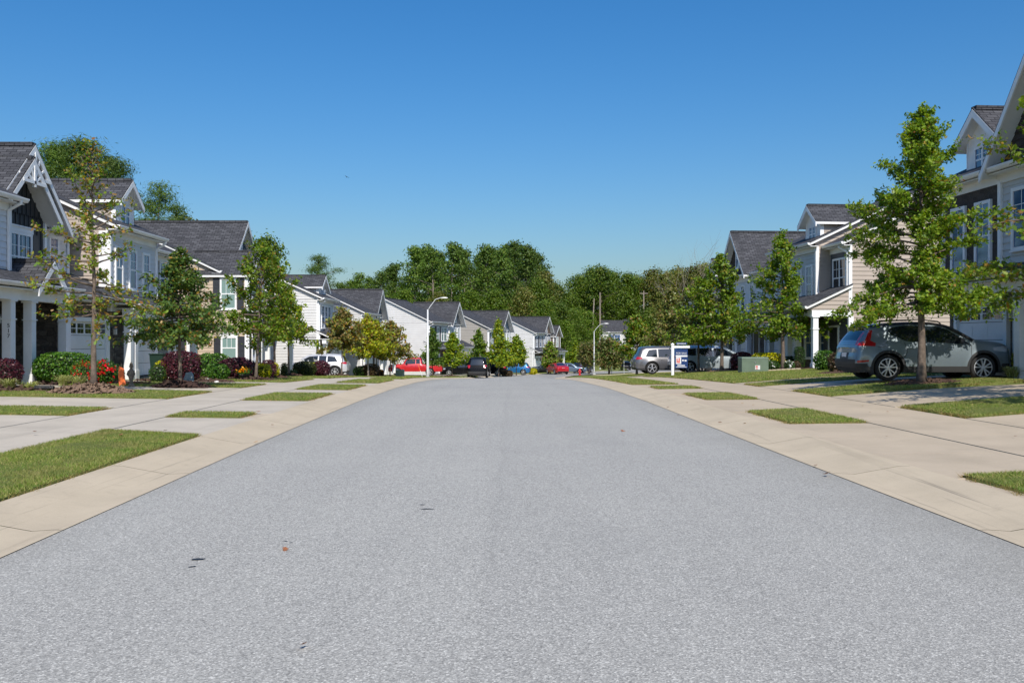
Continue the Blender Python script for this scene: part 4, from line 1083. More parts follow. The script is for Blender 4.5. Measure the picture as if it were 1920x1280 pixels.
# ---- street trees, right
street_tree('tall bushy oak standing in front of the grey SUV', 1727, 23.6, 7.2, 2.05, 2.75, 11, cut=.25, nprim=100, ntw=15, nlf=19, ls=.092, T=OAKT, trunk=.105, mixf=.07)
street_tree('oak at the right frame edge, its trunk outside the picture', 0, 16.7, 7.6, 2.2, 2.95, 21, X=11.0, nprim=84, ntw=11, nlf=11, ls=.11, T=OAKT, trunk=.11, mixf=.22)
street_tree('pyramidal oak rising from the planted bed beside the green utility box', 1468, 43.6, 6.7, 1.8, 2.5, 31, cut=.42, nprim=74, ntw=9, nlf=9, ls=.15, T=CARD, trunk=.10, mixf=.06)
street_tree('dense oak in front of the silver van, right of the sale sign', 1353, 48.5, 6.3, 1.95, 2.5, 41, cut=.4, nprim=66, ntw=9, nlf=9, ls=.17, trunk=.10, mixf=.10)
street_tree('spreading olive oak just behind the sale sign', 1309, 51.0, 5.1, 1.85, 2.5, 51, cut=.4, mats=('olive_leaf', 'oak_leaf'), mixf=.5, nprim=56, ntw=9, nlf=9, ls=.17, trunk=.07)
street_tree('young tree right of the far side street with its trunk at the dark SUV tail', 1194, 70, 4.6, 1.6, 2.2, 61, nprim=50, ntw=8, nlf=8, ls=.22, trunk=.09, mixf=.25)
street_tree('hazy olive tree between the dark SUV and the second oak', 1262, 66, 6.2, 1.6, 2.6, 62, mats=('olive_leaf', 'broad_turn'), mixf=.4, nprim=54, ntw=8, nlf=8, ls=.22, trunk=.09)
# ---- street trees, left
street_tree('thin tall tree with sparse yellowing leaves at the left', 176, 23.2, 6.35, 1.9, 1.55, 71, mats=('oak_turn', 'oak_leaf'), mixf=.45, nprim=54, ntw=7, nlf=6, ls=.105, T=OAKT, sparse=.75, trunk=.075, shape=.62, dz=.12)
street_tree('small dark leaved tree in front of the burgundy bushes', 338, 27.2, 4.05, 1.4, 1.7, 81, mats=('dk_leaf', 'oak_turn'), mixf=.16, nprim=80, ntw=9, nlf=9, ls=.11, T=OAKT, trunk=.06, dz=.08)
street_tree('leaning green street tree by the yellow bushes', 480, 34.5, 5.3, 1.75, 2.25, 91, nprim=42, ntw=9, nlf=9, ls=.13, shape=.8, trunk=.06, mixf=.12, lean=.05)
street_tree('tree left of the silver crossover with a very slim trunk', 514, 41, 5.5, 2.0, 1.7, 101, nprim=46, ntw=8, nlf=8, ls=.15, trunk=.06, mixf=.25)
street_tree('yellowing tree at the nose of the silver crossover', 541, 45.5, 4.4, 2.0, 1.7, 111, mats=('oak_leaf', 'yg_leaf'), mixf=.4, nprim=44, ntw=8, nlf=8, ls=.15, trunk=.06)
street_tree('rust tinged tree whose trunk crosses the silver crossover tail', 641, 57.5, 4.3, 1.95, 1.7, 121, mats=('olive_leaf', 'oak_turn'), mixf=.4, nprim=46, ntw=8, nlf=8, ls=.19, trunk=.05)
street_tree('yellow green tree left of the flag with a wrapped pale trunk', 690, 69, 4.6, 1.9, 1.9, 131, mats=('yg_leaf', 'oak_turn'), mixf=.35, nprim=42, ntw=8, nlf=8, ls=.22, trunk=.07, bark='bark_pale')
street_tree('golden green tree right of the flag', 706, 71, 4.4, 1.9, 1.9, 141, mats=('yg_leaf', 'oak_turn'), mixf=.4, nprim=42, ntw=8, nlf=8, ls=.22, trunk=.05)
street_tree('olive green tree in front of the red pickup bonnet', 731, 74, 4.5, 1.8, 2.1, 151, mats=('olive_leaf', 'oak_turn'), mixf=.4, nprim=42, ntw=8, nlf=8, ls=.22, trunk=.05)
street_tree('small spruce shaped tree behind the lamp post', 811, 86, 4.6, 1.2, 1.2, 161, mats=('dk_leaf', 'broad'), mixf=.3, nprim=44, ntw=7, nlf=8, ls=.22, trunk=.05)
street_tree('green tree left of the black pickup', 848, 87, 4.2, 1.3, 1.5, 171, mats=('oak_leaf', 'yg_leaf'), mixf=.35, nprim=40, ntw=7, nlf=8, ls=.24, trunk=.06)
street_tree('pointed tree rising above the black pickup', 898, 97, 4.9, 1.2, 1.7, 181, mats=('oak_leaf', 'dk_leaf'), mixf=.3, nprim=40, ntw=7, nlf=8, ls=.26, trunk=.06)
street_tree('tall pointed yellow green tree right of the black pickup', 935, 97, 6.2, 1.4, 1.8, 191, mats=('yg_leaf', 'oak_leaf'), mixf=.5, nprim=44, ntw=7, nlf=8, ls=.26, trunk=.06)
street_tree('green tree over the blue car', 968, 105, 4.6, 1.6, 1.9, 201, mats=('oak_leaf', 'yg_leaf'), mixf=.3, nprim=40, ntw=7, nlf=8, ls=.28, trunk=.06)
street_tree('low broad tree before the last townhouse', 1032, 122, 4.3, 1.2, 1.9, 211, mats=('oak_leaf', 'olive_leaf'), mixf=.4, nprim=38, ntw=7, nlf=8, ls=.3, trunk=.06)
street_tree('bright green tree right of the last townhouse', 1079, 138, 4.6, 1.0, 1.9, 221, mats=('oak_leaf', 'yg_leaf'), mixf=.4, nprim=38, ntw=7, nlf=8, ls=.3, trunk=.06)
def round_tree(label, x, Y, h, r, seed, mts, n=5200, ls=.3, clear=.7, name='round_tree', stems_or_core=3):
    rng = np.random.RandomState(seed); X = px(x, Y); root = emp(name, (X, Y, Gz(X, Y)-.05), 0, label, 'tree')
    tb = MB()
    for k in range(stems_or_core):
        a = rng.rand()*6.28; tb.tube([(0.1*math.cos(a), .1*math.sin(a), -.1), (.25*math.cos(a), .25*math.sin(a), clear), (r*.4*math.cos(a), r*.4*math.sin(a), h*.55)], [.08, .06, .03], 6)
    tb.build('trunk', M['bark'], root, smooth=True)
    nc = 70; c = rng.randn(nc, 3); c /= np.linalg.norm(c, axis=1, keepdims=True); c *= (.55+.45*rng.rand(nc, 1)**.6)
    c = c*np.array([r*.86, r*.86, (h-clear)/2*.88])+np.array([0, 0, clear+(h-clear)/2])
    P = np.repeat(c, n//nc, 0)+rng.randn(n//nc*nc, 3)*np.array([r*.16, r*.16, h*.07])
    v, k = leaves(P, ls, rng, CARD, .5); h2 = len(P)//3
    v2 = v.reshape(-1, k, 3); sel = rng.rand(len(v2)) < .3
    leaf_obj('crown', [(v2[~sel].reshape(-1, 3), k, 0), (v2[sel].reshape(-1, 3), k, 1)], root, [M[mts[0]], M[mts[1]]]); return root
round_tree('round low crowned tree beside the street sign', 1141, 109, 4.4, 1.9, 5, ('olive_leaf', 'dk_leaf'))
round_tree('tawny bush tree left of the far lamp post', 1104, 124, 4.4, 1.6, 6, ('olive_leaf', 'broad_turn'), n=2600, clear=1.0)
# ---- woods -------------------------------------------------------------
NEEDLE = np.array([(0, 0), (.5, .085), (1, 0), (.5, -.085)])
def pine_mesh(seed, h, kind, fine=False):
    rng = np.random.RandomState(seed); tb = MB()
    lean = rng.randn()*.012; nz = 8; zs = np.linspace(-.5, h*.97, nz); cx = lean*zs+np.cumsum(rng.randn(nz)*.10); cy = np.cumsum(rng.randn(nz)*.10)
    tb.tube(np.stack([cx, cy, zs], 1), list(.30*(h/24)*(1-zs/h*.85)), 7); P = []; O = []
    if kind == 'pine':
        c0 = h*(.36+.16*rng.rand()); n = 24 if seed >= 350 else 46
        for i in range(n):
            s = (i+rng.rand())/n; z = c0+(h-c0)*s; L = h*.16*(.4+.95*rng.rand())*(math.sin(math.pi*min(1, .22+s*.80))**.8)*(.5+.7*rng.rand())*(1.15-.45*s)
            a = rng.rand()*6.283; p0 = np.array([np.interp(z, zs, cx), np.interp(z, zs, cy), z]); e = p0+np.array([math.cos(a)*L, math.sin(a)*L, L*(.15+.35*s)])
            tb.tube([p0, (p0+e)/2+np.array([0, 0, -.1]), e], [.07, .05, .02], 4, cap=False)
            for f, m in ((1, 230), (.66, 110)) if fine else ((1, 66), (.62, 30)):
                q = p0+(e-p0)*f; e3 = rng.randn(m, 3); P.append(q+e3*np.array([.74, .74, .36])*h/24); O.append(e3+np.array([0, 0, .5]))
        ls = .43*h/24*(1.05 if fine else 1)
    else:
        c0 = h*(.12+.1*rng.rand()); n = 80
        for i in range(n):
            s = (i+rng.rand())/n; z = c0+(h-c0)*s; L = h*.20*(math.sin(math.pi*min(1, .14+s*.83))**.75)*(.45+.65*rng.rand())
            a = rng.rand()*6.283; p0 = np.array([np.interp(z, zs, cx), np.interp(z, zs, cy), z*.94]); e = p0+np.array([math.cos(a)*L, math.sin(a)*L, L*.35])
            tb.tube([p0, e], [.06, .02], 4, cap=False)
            for f, m in ((1, 64), (.55, 40)):
                q = p0+(e-p0)*f; e3 = rng.randn(m, 3); P.append(q+e3*np.array([.8, .8, .6])*h/20); O.append(e3+np.array([0, 0, .5]))
        ls = .44*h/20
    P = np.concatenate(P); v, k = leaves(P, ls, rng, NEEDLE if fine else CARD, .2, np.concatenate(O)*.7)
    me = np_mesh('crown', v, np.arange(len(v)), np.arange(0, len(v), k), [M[{'pine': 'pine', 'broad': 'broad', 'turn': 'broad_turn'}[kind]]])
    t = tb.build('trunk', M['bark_pale' if kind == 'pine' else 'bark'], smooth=True); tm = t.data; bpy.data.objects.remove(t)
    return tm, me
PROT = {('pine', i): pine_mesh(300+i, 24, 'pine') for i in range(5)}
PROT.update({('airy', i): pine_mesh(350+i, 24, 'pine', True) for i in range(2)}); PROT.update({('near', i): pine_mesh(320+i, 24, 'pine', True) for i in range(3)}); PROT.update({('broad', i): pine_mesh(400+i, 20, 'broad') for i in range(4)}); PROT.update({('turn', i): pine_mesh(500+i, 20, 'turn') for i in range(3)})
HREF = {'pine': 24, 'airy': 24, 'near': 24, 'broad': 20, 'turn': 20}; CNT = {}
def forest(x, Y, ytop, kind, var, label, group, wide=1.0, base=None):
    X = px(x, Y); z0 = Gz(X, Y)-.3; h = pz(ytop, Y)-z0; k = h/HREF[kind]
    nm = {'pine': 'pine_tree', 'airy': 'pine_tree', 'near': 'pine_tree', 'broad': 'forest_tree', 'turn': 'forest_tree'}[kind]
    r = emp(nm, (X, Y, z0), (x*.37+Y) % 6.28, label, 'tree', group)
    tm, cm = PROT[(kind, var % {'pine': 5, 'airy': 2, 'near': 3, 'broad': 4, 'turn': 3}[kind])]
    a = link('trunk', tm, r); b = link('crown', cm, r); r.scale = (k*wide, k*wide, k)
    return r
FG = 'tall pines behind the left row'
rg = random.Random(5)
pines = [(640, 215, 532), (668, 205, 515), (690, 222, 522), (715, 200, 512), (742, 212, 496), (772, 196, 464), (800, 208, 462), (826, 224, 476), (848, 198, 458), (872, 214, 470), (894, 226, 480), (918, 204, 463), (940, 194, 470), (962, 210, 456), (985, 200, 462), (1004, 222, 480), (600, 225, 520), (655, 235, 528), (730, 238, 505), (785, 236, 474), (815, 190, 470), (860, 236, 466), (905, 238, 474), (928, 232, 468), (950, 236, 462), (973, 232, 462), (995, 240, 474), (1012, 215, 500)]
for i, (x, Y, yt) in enumerate(pines):
    forest(x, Y, yt, 'pine', i, 'dark pine in the dense stand behind the left row of townhouses', FG, .98)
for i, (x, Y, yt) in enumerate([(655, 190, 540), (700, 186, 545), (760, 184, 540), (820, 182, 545), (880, 180, 540), (930, 180, 538), (985, 180, 535), (1010, 186, 520)]):
    forest(x, Y, yt, 'broad' if i % 3 else 'turn', i, 'lower broadleaf tree at the foot of the pines behind the left row', 'broadleaf trees under the pines')
forest(590, 150, 480, 'airy', 1, 'lone pine showing above the white sided townhouse', None, 1.3)
forest(150, 85, 268, 'near', 1, 'big dense pine behind the roof of the left edge townhouse', None, 1.25)
forest(105, 92, 272, 'near', 0, 'pine crown peeping out beside the nested gables', None, 1.15)
forest(200, 100, 298, 'near', 2, 'pine behind the white faced dormer and thin tree', None, 1.1)
forest(288, 120, 348, 'airy', 0, 'airy pine right of the white faced dormer', None, 1.1)
forest(322, 130, 385, 'airy', 1, 'second smaller pine right of the white faced dormer', None, 1.0)
forest(350, 150, 400, 'turn', 1, 'russet tree top just above the big slate grey roof', None, .8)
forest(500, 110, 438, 'broad', 1, 'green tree behind the end of the big slate grey roof', None, .9)
forest(1022, 190, 505, 'turn', 0, 'tawny tree at the right end of the tall pine stand', None, .8)
dec = [(1045, 215, 528, 'broad'), (1066, 200, 545, 'broad'), (1088, 218, 512, 'broad'), (1112, 222, 498, 'broad'), (1128, 210, 495, 'broad'), (1150, 228, 505, 'broad'), (1175, 220, 508, 'broad'), (1196, 232, 515, 'turn'), (1222, 224, 500, 'turn'), (1248, 216, 506, 'turn'), (1275, 226, 498, 'turn'), (1300, 214, 494, 'turn'), (1325, 222, 490, 'turn'), (1350, 228, 492, 'broad'), (1380, 220, 500, 'broad'), (1410, 230, 500, 'turn')]
for i, (x, Y, yt, kd) in enumerate(dec):
    forest(x, Y+45, yt, kd, i, 'green broadleaf tree in the wood behind the far side street' if kd == 'broad' else 'brown tinged tree in the wood behind the right row', 'green trees of the right wood' if kd == 'broad' else 'brown tinged trees of the right wood', .95)
for i, (x, Y, yt) in enumerate([(1020, 165, 560), (1050, 172, 565), (1075, 178, 575), (1100, 190, 580), (1060, 160, 600), (1090, 168, 605), (1035, 158, 590)]):
    forest(x, Y, yt, 'broad', i+1, 'green tree at the wood edge beyond the last townhouse', 'trees at the wood edge past the left row', 1.2)
for i, (x, yt) in enumerate([(1215, 575), (1240, 560), (1265, 565), (1292, 550), (1320, 555), (1345, 545)]):
    forest(x, 205, yt, 'turn' if i % 2 else 'broad', i, 'tree at the wood edge behind the oaks of the right row', 'trees at the wood edge past the right row', 1.1)
# pale bare limbed trees at the right wood edge
def bare(x, Y, ytop, seed, label):
    rng = np.random.RandomState(seed); X = px(x, Y); z0 = Gz(X, Y)-.2; h = pz(ytop, Y)-z0; r = emp('bare_tree', (X, Y, z0), 0, label, 'tree'); tb = MB()
    def grow(p, d, l, rad, n):
        pts = [p]; 
        for k in range(4): d = d+rng.randn(3)*.10; d[2] += .05; d /= np.linalg.norm(d); pts.append(pts[-1]+d*l/4)
        tb.tube(pts, list(np.linspace(rad, rad*.5, 5)), 5, cap=False)
        if n:
            for k in range(3): grow(pts[2+k % 3], d+rng.randn(3)*np.array([.45, .45, .2]), l*(.55+.25*rng.rand()), rad*.5, n-1)
    grow(np.array([0., 0, 0]), np.array([0., 0, 1]), h*.52, .22, 4); tb.build('trunk', M['bark_pale'], r, smooth=True)
bare(1268, 200, 512, 1, 'pale bare limbed tree left of the first townhouse gable on the right')
bare(1292, 203, 508, 2, 'second pale bare limbed tree, nearer the right row roofs')
# understorey: one mass
rng = np.random.RandomState(9); P = []
for i in range(520):
    x = -110+rng.rand()*230; y = (198 if x < 12 else 262)+rng.rand()*40+abs(x)*.08; hh = 3+9*rng.rand()
    P.append(np.array([x, y, Gz(x, y)])+np.concatenate([rng.randn(60, 2)*2.2, (rng.rand(60, 1)*hh)], 1))
v, k = leaves(np.concatenate(P), 1.1, rng, CARD, .4)
o = link('undergrowth', np_mesh('undergrowth', v, np.arange(len(v)), np.arange(0, len(v), k), [M['dk_leaf']]))
tag(o, 'dark undergrowth filling the wood behind the houses', 'undergrowth', kind='stuff')
# ---- beds and shrubs, left ----
def at(x, Y): return px(x, Y), Y
mulch('wide pale mulch mound round the thin yellowing tree', px(176, 23.2), 23.1, 1.0, .95, .2, 'mulch_pale', 700)
mulch('dark mulch ring under the small dark leaved tree', px(338, 27.2), 27.2, .85, .6, .16, 'mulch_dark', 300)
mulch('low mulch bed with striped grass at the left frame edge', px(20, 23.9), 23.9, 1.45, .9, .06, 'mulch', 500)
mulch('mulch bed under the red flowered bush', px(165, 28.6), 28.9, 1.9, .8, .07, 'mulch_dark', 300)
mulch('mulch bed of burgundy bushes before the beige house', px(345, 32.6), 32.6, 1.7, 1.0, .06, 'mulch', 300)
mulch('mulch bed with potted flowers before the beige house', px(430, 36), 36.2, 1.7, .9, .06, 'mulch', 300)
mulch('mulch ring at the foot of the leaning tree', px(481, 34.5), 34.5, .7, .5, .1, 'mulch', 160)
mulch('mulch ring at the foot of the very slim tree', px(514, 41), 41, .6, .5, .12, 'mulch', 120)
mulch('mulch ring under the yellowing tree by the crossover nose', px(541, 45.5), 45.5, .75, .5, .14, 'mulch', 120)
mulch('mulch ring at the tree crossing the crossover tail', px(641, 57.5), 57.5, .9, .6, .1, 'mulch', 120)
mulch('long mulch bed under the yellow green trees', px(700, 71), 71.5, 2.2, 1.0, .06, 'mulch', 160)
mulch('mulch ring by the tree next to the black saloon', px(848, 87), 87, .8, .6, .1, 'mulch', 60)
shrub('burgundy bush at the left frame edge', px(8, 26), 26, .44, .5, .80, 'bush_red', 1500, .07, ragged=.14)
shrub('big clipped green hedge by the white porch column', px(119, 29.0), 29.0, .84, .6, .96, 'bush_green', 3600, .075, 3.0)
shrub('green bush covered in red flowers', px(168, 28.0), 28.0, .52, .5, .72, 'bush_green', 1800, .06, 2.2, flowers=('rose', 58, .05), ragged=.15)
shrub('second red flowered bush, right of the thin trunk', px(196, 28.2), 28.2, .34, .35, .78, 'bush_green', 1000, .06, 2.0, flowers=('rose', 46, .05), ragged=.2)
shrub('round green bush right of the red flowers', px(216, 29.2), 29.2, .26, .3, .62, 'bush_dark', 800, .05)
for i, (x, y_, r_, lb) in enumerate([(16, 23.6, .42, 'striped grass tuft leftmost in the low mulch bed'), (58, 23.7, .24, 'small striped grass tuft beside the black drain pipe'), (118, 26.8, .42, 'striped grass tuft in front of the big clipped hedge'), (148, 26.4, .40, 'striped grass tuft left of the thin trunk')]):
    tuft(lb, px(x, y_), y_, r_, .27 if r_ > .3 else .2, 130, i)
shrub('small dark green ball bush before the yellow tipped one', px(295, 31.5), 31.5, .28, .3, .58, 'bush_dark', 1000, .05)
shrub('yellow tipped bush behind the small ball bush', px(301, 32.3), 32.3, .24, .25, .72, 'bush_yellow', 700, .05)
shrub('tall burgundy bush behind the small dark leaved tree', px(340, 32.4), 32.4, .64, .5, 1.05, 'bush_red', 2400, .075, 2.6, ragged=.14)
shrub('wide dark green hedge between two burgundy bushes', px(398, 37), 37, .78, .5, 1.02, 'bush_green', 2200, .08, 2.8)
shrub('low green ball between the hedge and the potted flowers', px(409, 34.6), 34.6, .42, .4, .64, 'bush_green', 1500, .065)
shrub('burgundy bush under the shuttered window', px(443, 36.4), 36.4, .72, .5, .86, 'bush_red', 2200, .08, 2.6, ragged=.14)
shrub('golden ball bush by the leaning tree', px(491, 37.5), 37.5, .38, .35, .64, 'bush_yellow', 1400, .06)
shrub('burgundy bush behind the golden balls', px(503, 40), 40, .34, .3, .80, 'bush_red', 800, .07)
shrub('second golden ball bush, further from the tree', px(515, 40.8), 40.8, .22, .25, .68, 'bush_yellow', 800, .06)
shrub('leaning narrow clipped bush by the very slim tree', px(533, 43.5), 43.5, .16, .16, .66, 'bush_olive', 700, .06, 4)
shrub('low dark bush at the crossover front wheel', px(549, 47), 47, .22, .22, .36, 'bush_dark', 500, .06)
shrub('broad olive dome bush before the silver crossover', px(571, 48), 48, .60, .5, .80, 'bush_olive', 2000, .075, 2.5)
shrub('golden bush wedged behind the olive dome', px(590, 49.5), 49.5, .26, .3, .76, 'bush_yellow', 700, .07)
shrub('round burgundy bush before the silver crossover', px(602, 49), 49, .46, .4, .86, 'bush_red', 1600, .08, 2.2)
shrub('dark green bush left of the brown bush by the flag', px(676, 70), 70, .55, .5, .80, 'bush_dark', 900, .1)
shrub('brown bush below the flag', px(695, 70), 70, .72, .5, .98, 'bush_brown', 1300, .1)
shrub('small orange tinted bush at the white garage door', px(714, 73), 73, .25, .25, .55, 'bush_brown', 400, .1, flowers=('marigold', 12, .08))
shrub('clipped brown box hedge left of the blue car', px(951, 100), 100, .55, .4, .65, 'bush_brown', 900, .12, 5)
shrub('yellow green bush right of the blue car', px(999, 118), 118, .55, .5, .85, 'bush_yellow', 700, .14)
# ---- right
mulch('dark edged planting bed at the pyramidal oak', px(1472, 42.9), 42.9, 1.5, .9, .08, 'mulch_dark', 300)
mulch('mulch ring round the tall oak before the grey SUV', px(1727, 23.9), 23.8, .95, .5, .07, 'mulch', 500)
mulch('mulch bed left of the grey SUV tail', px(1600, 33), 33.2, 1.3, .8, .06, 'mulch', 240)
mulch('mulch ring at the dense oak by the van', px(1353, 48.5), 48.5, .9, .6, .1, 'mulch_pale', 120)
mulch('mulch ring at the olive oak by the sale sign', px(1309, 51.5), 51.5, .9, .6, .1, 'mulch_pale', 120)
shrub('burgundy bush hiding the nose of the silver van', px(1391, 47.5), 47.5, .58, .5, 1.0, 'bush_red', 1500, .09)
shrub('golden clipped hedge behind the pyramidal oak', px(1439, 44.3), 44.3, .80, .5, .86, 'bush_yellow', 2300, .075, 3.2)
shrub('dark low hedge right of the golden hedge', px(1481, 45.5), 45.5, .34, .4, .66, 'bush_dark', 800, .07, 3)
shrub('narrow upright clipped column bush by the porch', px(1499, 43.4), 43.4, .23, .24, 1.08, 'bush_dark', 1400, .06, 4, ragged=.06)
shrub('dark mound left of the pyramidal oak trunk', px(1445, 42.2), 42.2, .40, .35, .52, 'bush_dark', 900, .065, flowers=('whitefl', 6, .05))
shrub('white flowered mound right of the pyramidal oak trunk', px(1480, 42), 42, .24, .25, .46, 'bush_dark', 600, .06, flowers=('whitefl', 16, .06))
shrub('brownish mound at the right end of the planting bed', px(1491, 42.4), 42.4, .24, .25, .44, 'bush_brown', 600, .06)
shrub('green bush right of the side porch post', px(1546, 38), 38, .40, .4, .84, 'bush_green', 1500, .07, 3)
shrub('brown red bush between the porch and the grey SUV', px(1570, 34.5), 34.5, .34, .35, .76, 'bush_brown', 1200, .065, 2.6)
shrub('golden globe bush at the right frame edge', px(1936, 25.5), 25.5, .5, .5, .82, 'bush_yellow', 2200, .06)
tuft('striped grass tuft at the right frame edge', px(1899, 24.9), 24.9, .34, .25, 130, 9)
# potted flowers
def pot(label, X, Y):
    r = emp('flower_pot', (X, Y, Gz(X, Y)), 0, label, 'flower pot')
    mb = MB(); mb.lathe([(0, 0), (.12, 0), (.16, .22), (.17, .24), (.15, .24), (.14, .2), (0, .2)], n=18); mb.build('pot', M['black'], r, smooth=True)
    rng = np.random.RandomState(4); P = rng.randn(260, 3)*np.array([.10, .10, .07])+np.array([0, 0, .34])
    v, k = leaves(P, .06, rng, CARD, .4); leaf_obj('foliage', [(v, k, 0)], r, [M['bush_green']])
    P = rng.randn(60, 3)*np.array([.10, .10, .06])+np.array([0, -.03, .41]); v, k = leaves(P, .07, rng, BLOB, .4); leaf_obj('blossom', [(v, k, 0)], r, [M['marigold']])
pot('black pot of orange flowers in front of the burgundy bush', px(455, 34.9), 34.9); pot('second black pot of orange flowers, just behind the first', px(461, 35.5), 35.5)
# fallen leaves
M['dry_leaf'] = mat('dry_leaf', (.28, .11, .045), .7); M['dry_leaf2'] = mat('faded_leaf', (.33, .21, .11), .7)
def leaf_mesh(nm, mt, seed):
    rr = random.Random(seed); mb = MB(); c = (.5, 0, .012)
    pts = [(p[0], p[1], .25*abs(p[1])+.06*rr.random()+.12*(p[0]-.5)**2) for p in OAKT]
    for i in range(len(pts)): mb.add([c, pts[i], pts[(i+1) % len(pts)]], [[0, 1, 2]])
    o = mb.build(nm, M[mt]); me = o.data; bpy.data.objects.remove(o); return me
LM = [leaf_mesh('fallen_leaf', ['dry_leaf', 'dry_leaf2'][i % 2], i) for i in range(4)]
def fallen(X, Y, s, i, label, group=None, rz=None, dz=.012):
    o = link('fallen_leaf', LM[i % 4]); rr = random.Random(i*7+1)
    o.location = (X, Y, Gz(X, Y)+dz); o.rotation_euler = (rr.uniform(-.35, .35), rr.uniform(-.3, .3), rr.random()*6.28 if rz is None else rz); o.scale = (s, s, s)
    tag(o, label, 'leaf', group)
fallen(px(536, rY(1030)), rY(1030), .075, 0, 'upright brown leaf on the road left of centre'); fallen(px(572, rY(1216)), rY(1216), .06, 2, 'crumpled brown leaf at the bottom of the road')
fallen(px(1166, rY(808)), rY(808), .15, 0, 'brown leaf alone on the right half of the road'); fallen(px(1548, rY(890)), rY(890), .13, 2, 'brown leaf near the right kerb line')
rr = random.Random(12)
for i in range(13):
    Y = rr.uniform(9, 26); X = float(cen(Y))+rr.choice([3.4, 3.8, 4.1, 5.2, 6.9, 7.2])+rr.uniform(-.2, .2)
    fallen(X, Y, rr.uniform(.05, .085), i, 'small dry leaf lying on the right kerb or pavement', 'dry leaves along the right kerb', dz=.03)
for i in range(9):
    Y = rr.uniform(8, 22); X = float(cen(Y))-rr.choice([3.5, 4.0, 4.9, 5.4, 6.8])+rr.uniform(-.2, .2)
    fallen(X, Y, rr.uniform(.06, .1), i+30, 'small dry leaf lying by the left kerb', 'dry leaves along the left kerb', dz=.05)
# ------------------------------------------------------------------ vehicles
M['tyre'] = dirty('tyre_rubber', (.018, .018, .019), .85, .15, 20)
M['rim'] = mat('silver_rim', (.78, .79, .81), .35, .6); M['rim_dark'] = mat('dark_rim', (.02, .02, .022), .4, .3)
M['car_glass'] = m_glass('car_glass', (.012, .018, .026), 1.7, .02)
M['clad'] = dirty('dark_cladding', (.028, .029, .031), .6, .1, 10)
M['taillight'] = mat('red_lamp', (.42, .008, .012), .15, coat=1); M['headlight'] = mat('clear_lamp', (.55, .57, .6), .1, .4, coat=1)
M['plate'] = mat('plate_white', (.7, .71, .72), .5); M['chrome'] = mat('chrome', (.7, .7, .72), .12, 1)
def crom(pts, n):
    out = []
    P = [pts[0]]+pts+[pts[-1]]
    for i in range(1, len(P)-2):
        a, b, c, d = P[i-1], P[i], P[i+1], P[i+2]
        L = math.hypot(c[0]-b[0], c[1]-b[1]); m = max(1, int(L/n))
        for k in range(m):
            t = k/m
            out.append(tuple(.5*((2*b[j])+(c[j]-a[j])*t+(2*a[j]-5*b[j]+4*c[j]-d[j])*t*t+(3*b[j]-a[j]-3*c[j]+d[j])*t**3) for j in (0, 1)))
    out.append(pts[-1]); return out
def in_poly(x, z, poly):
    c = False; n = len(poly)
    for i in range(n):
        x0, z0 = poly[i]; x1, z1 = poly[(i+1) % n]
        if (z0 > z) != (z1 > z) and x < (x1-x0)*(z-z0)/(z1-z0)+x0: c = not c
    return c
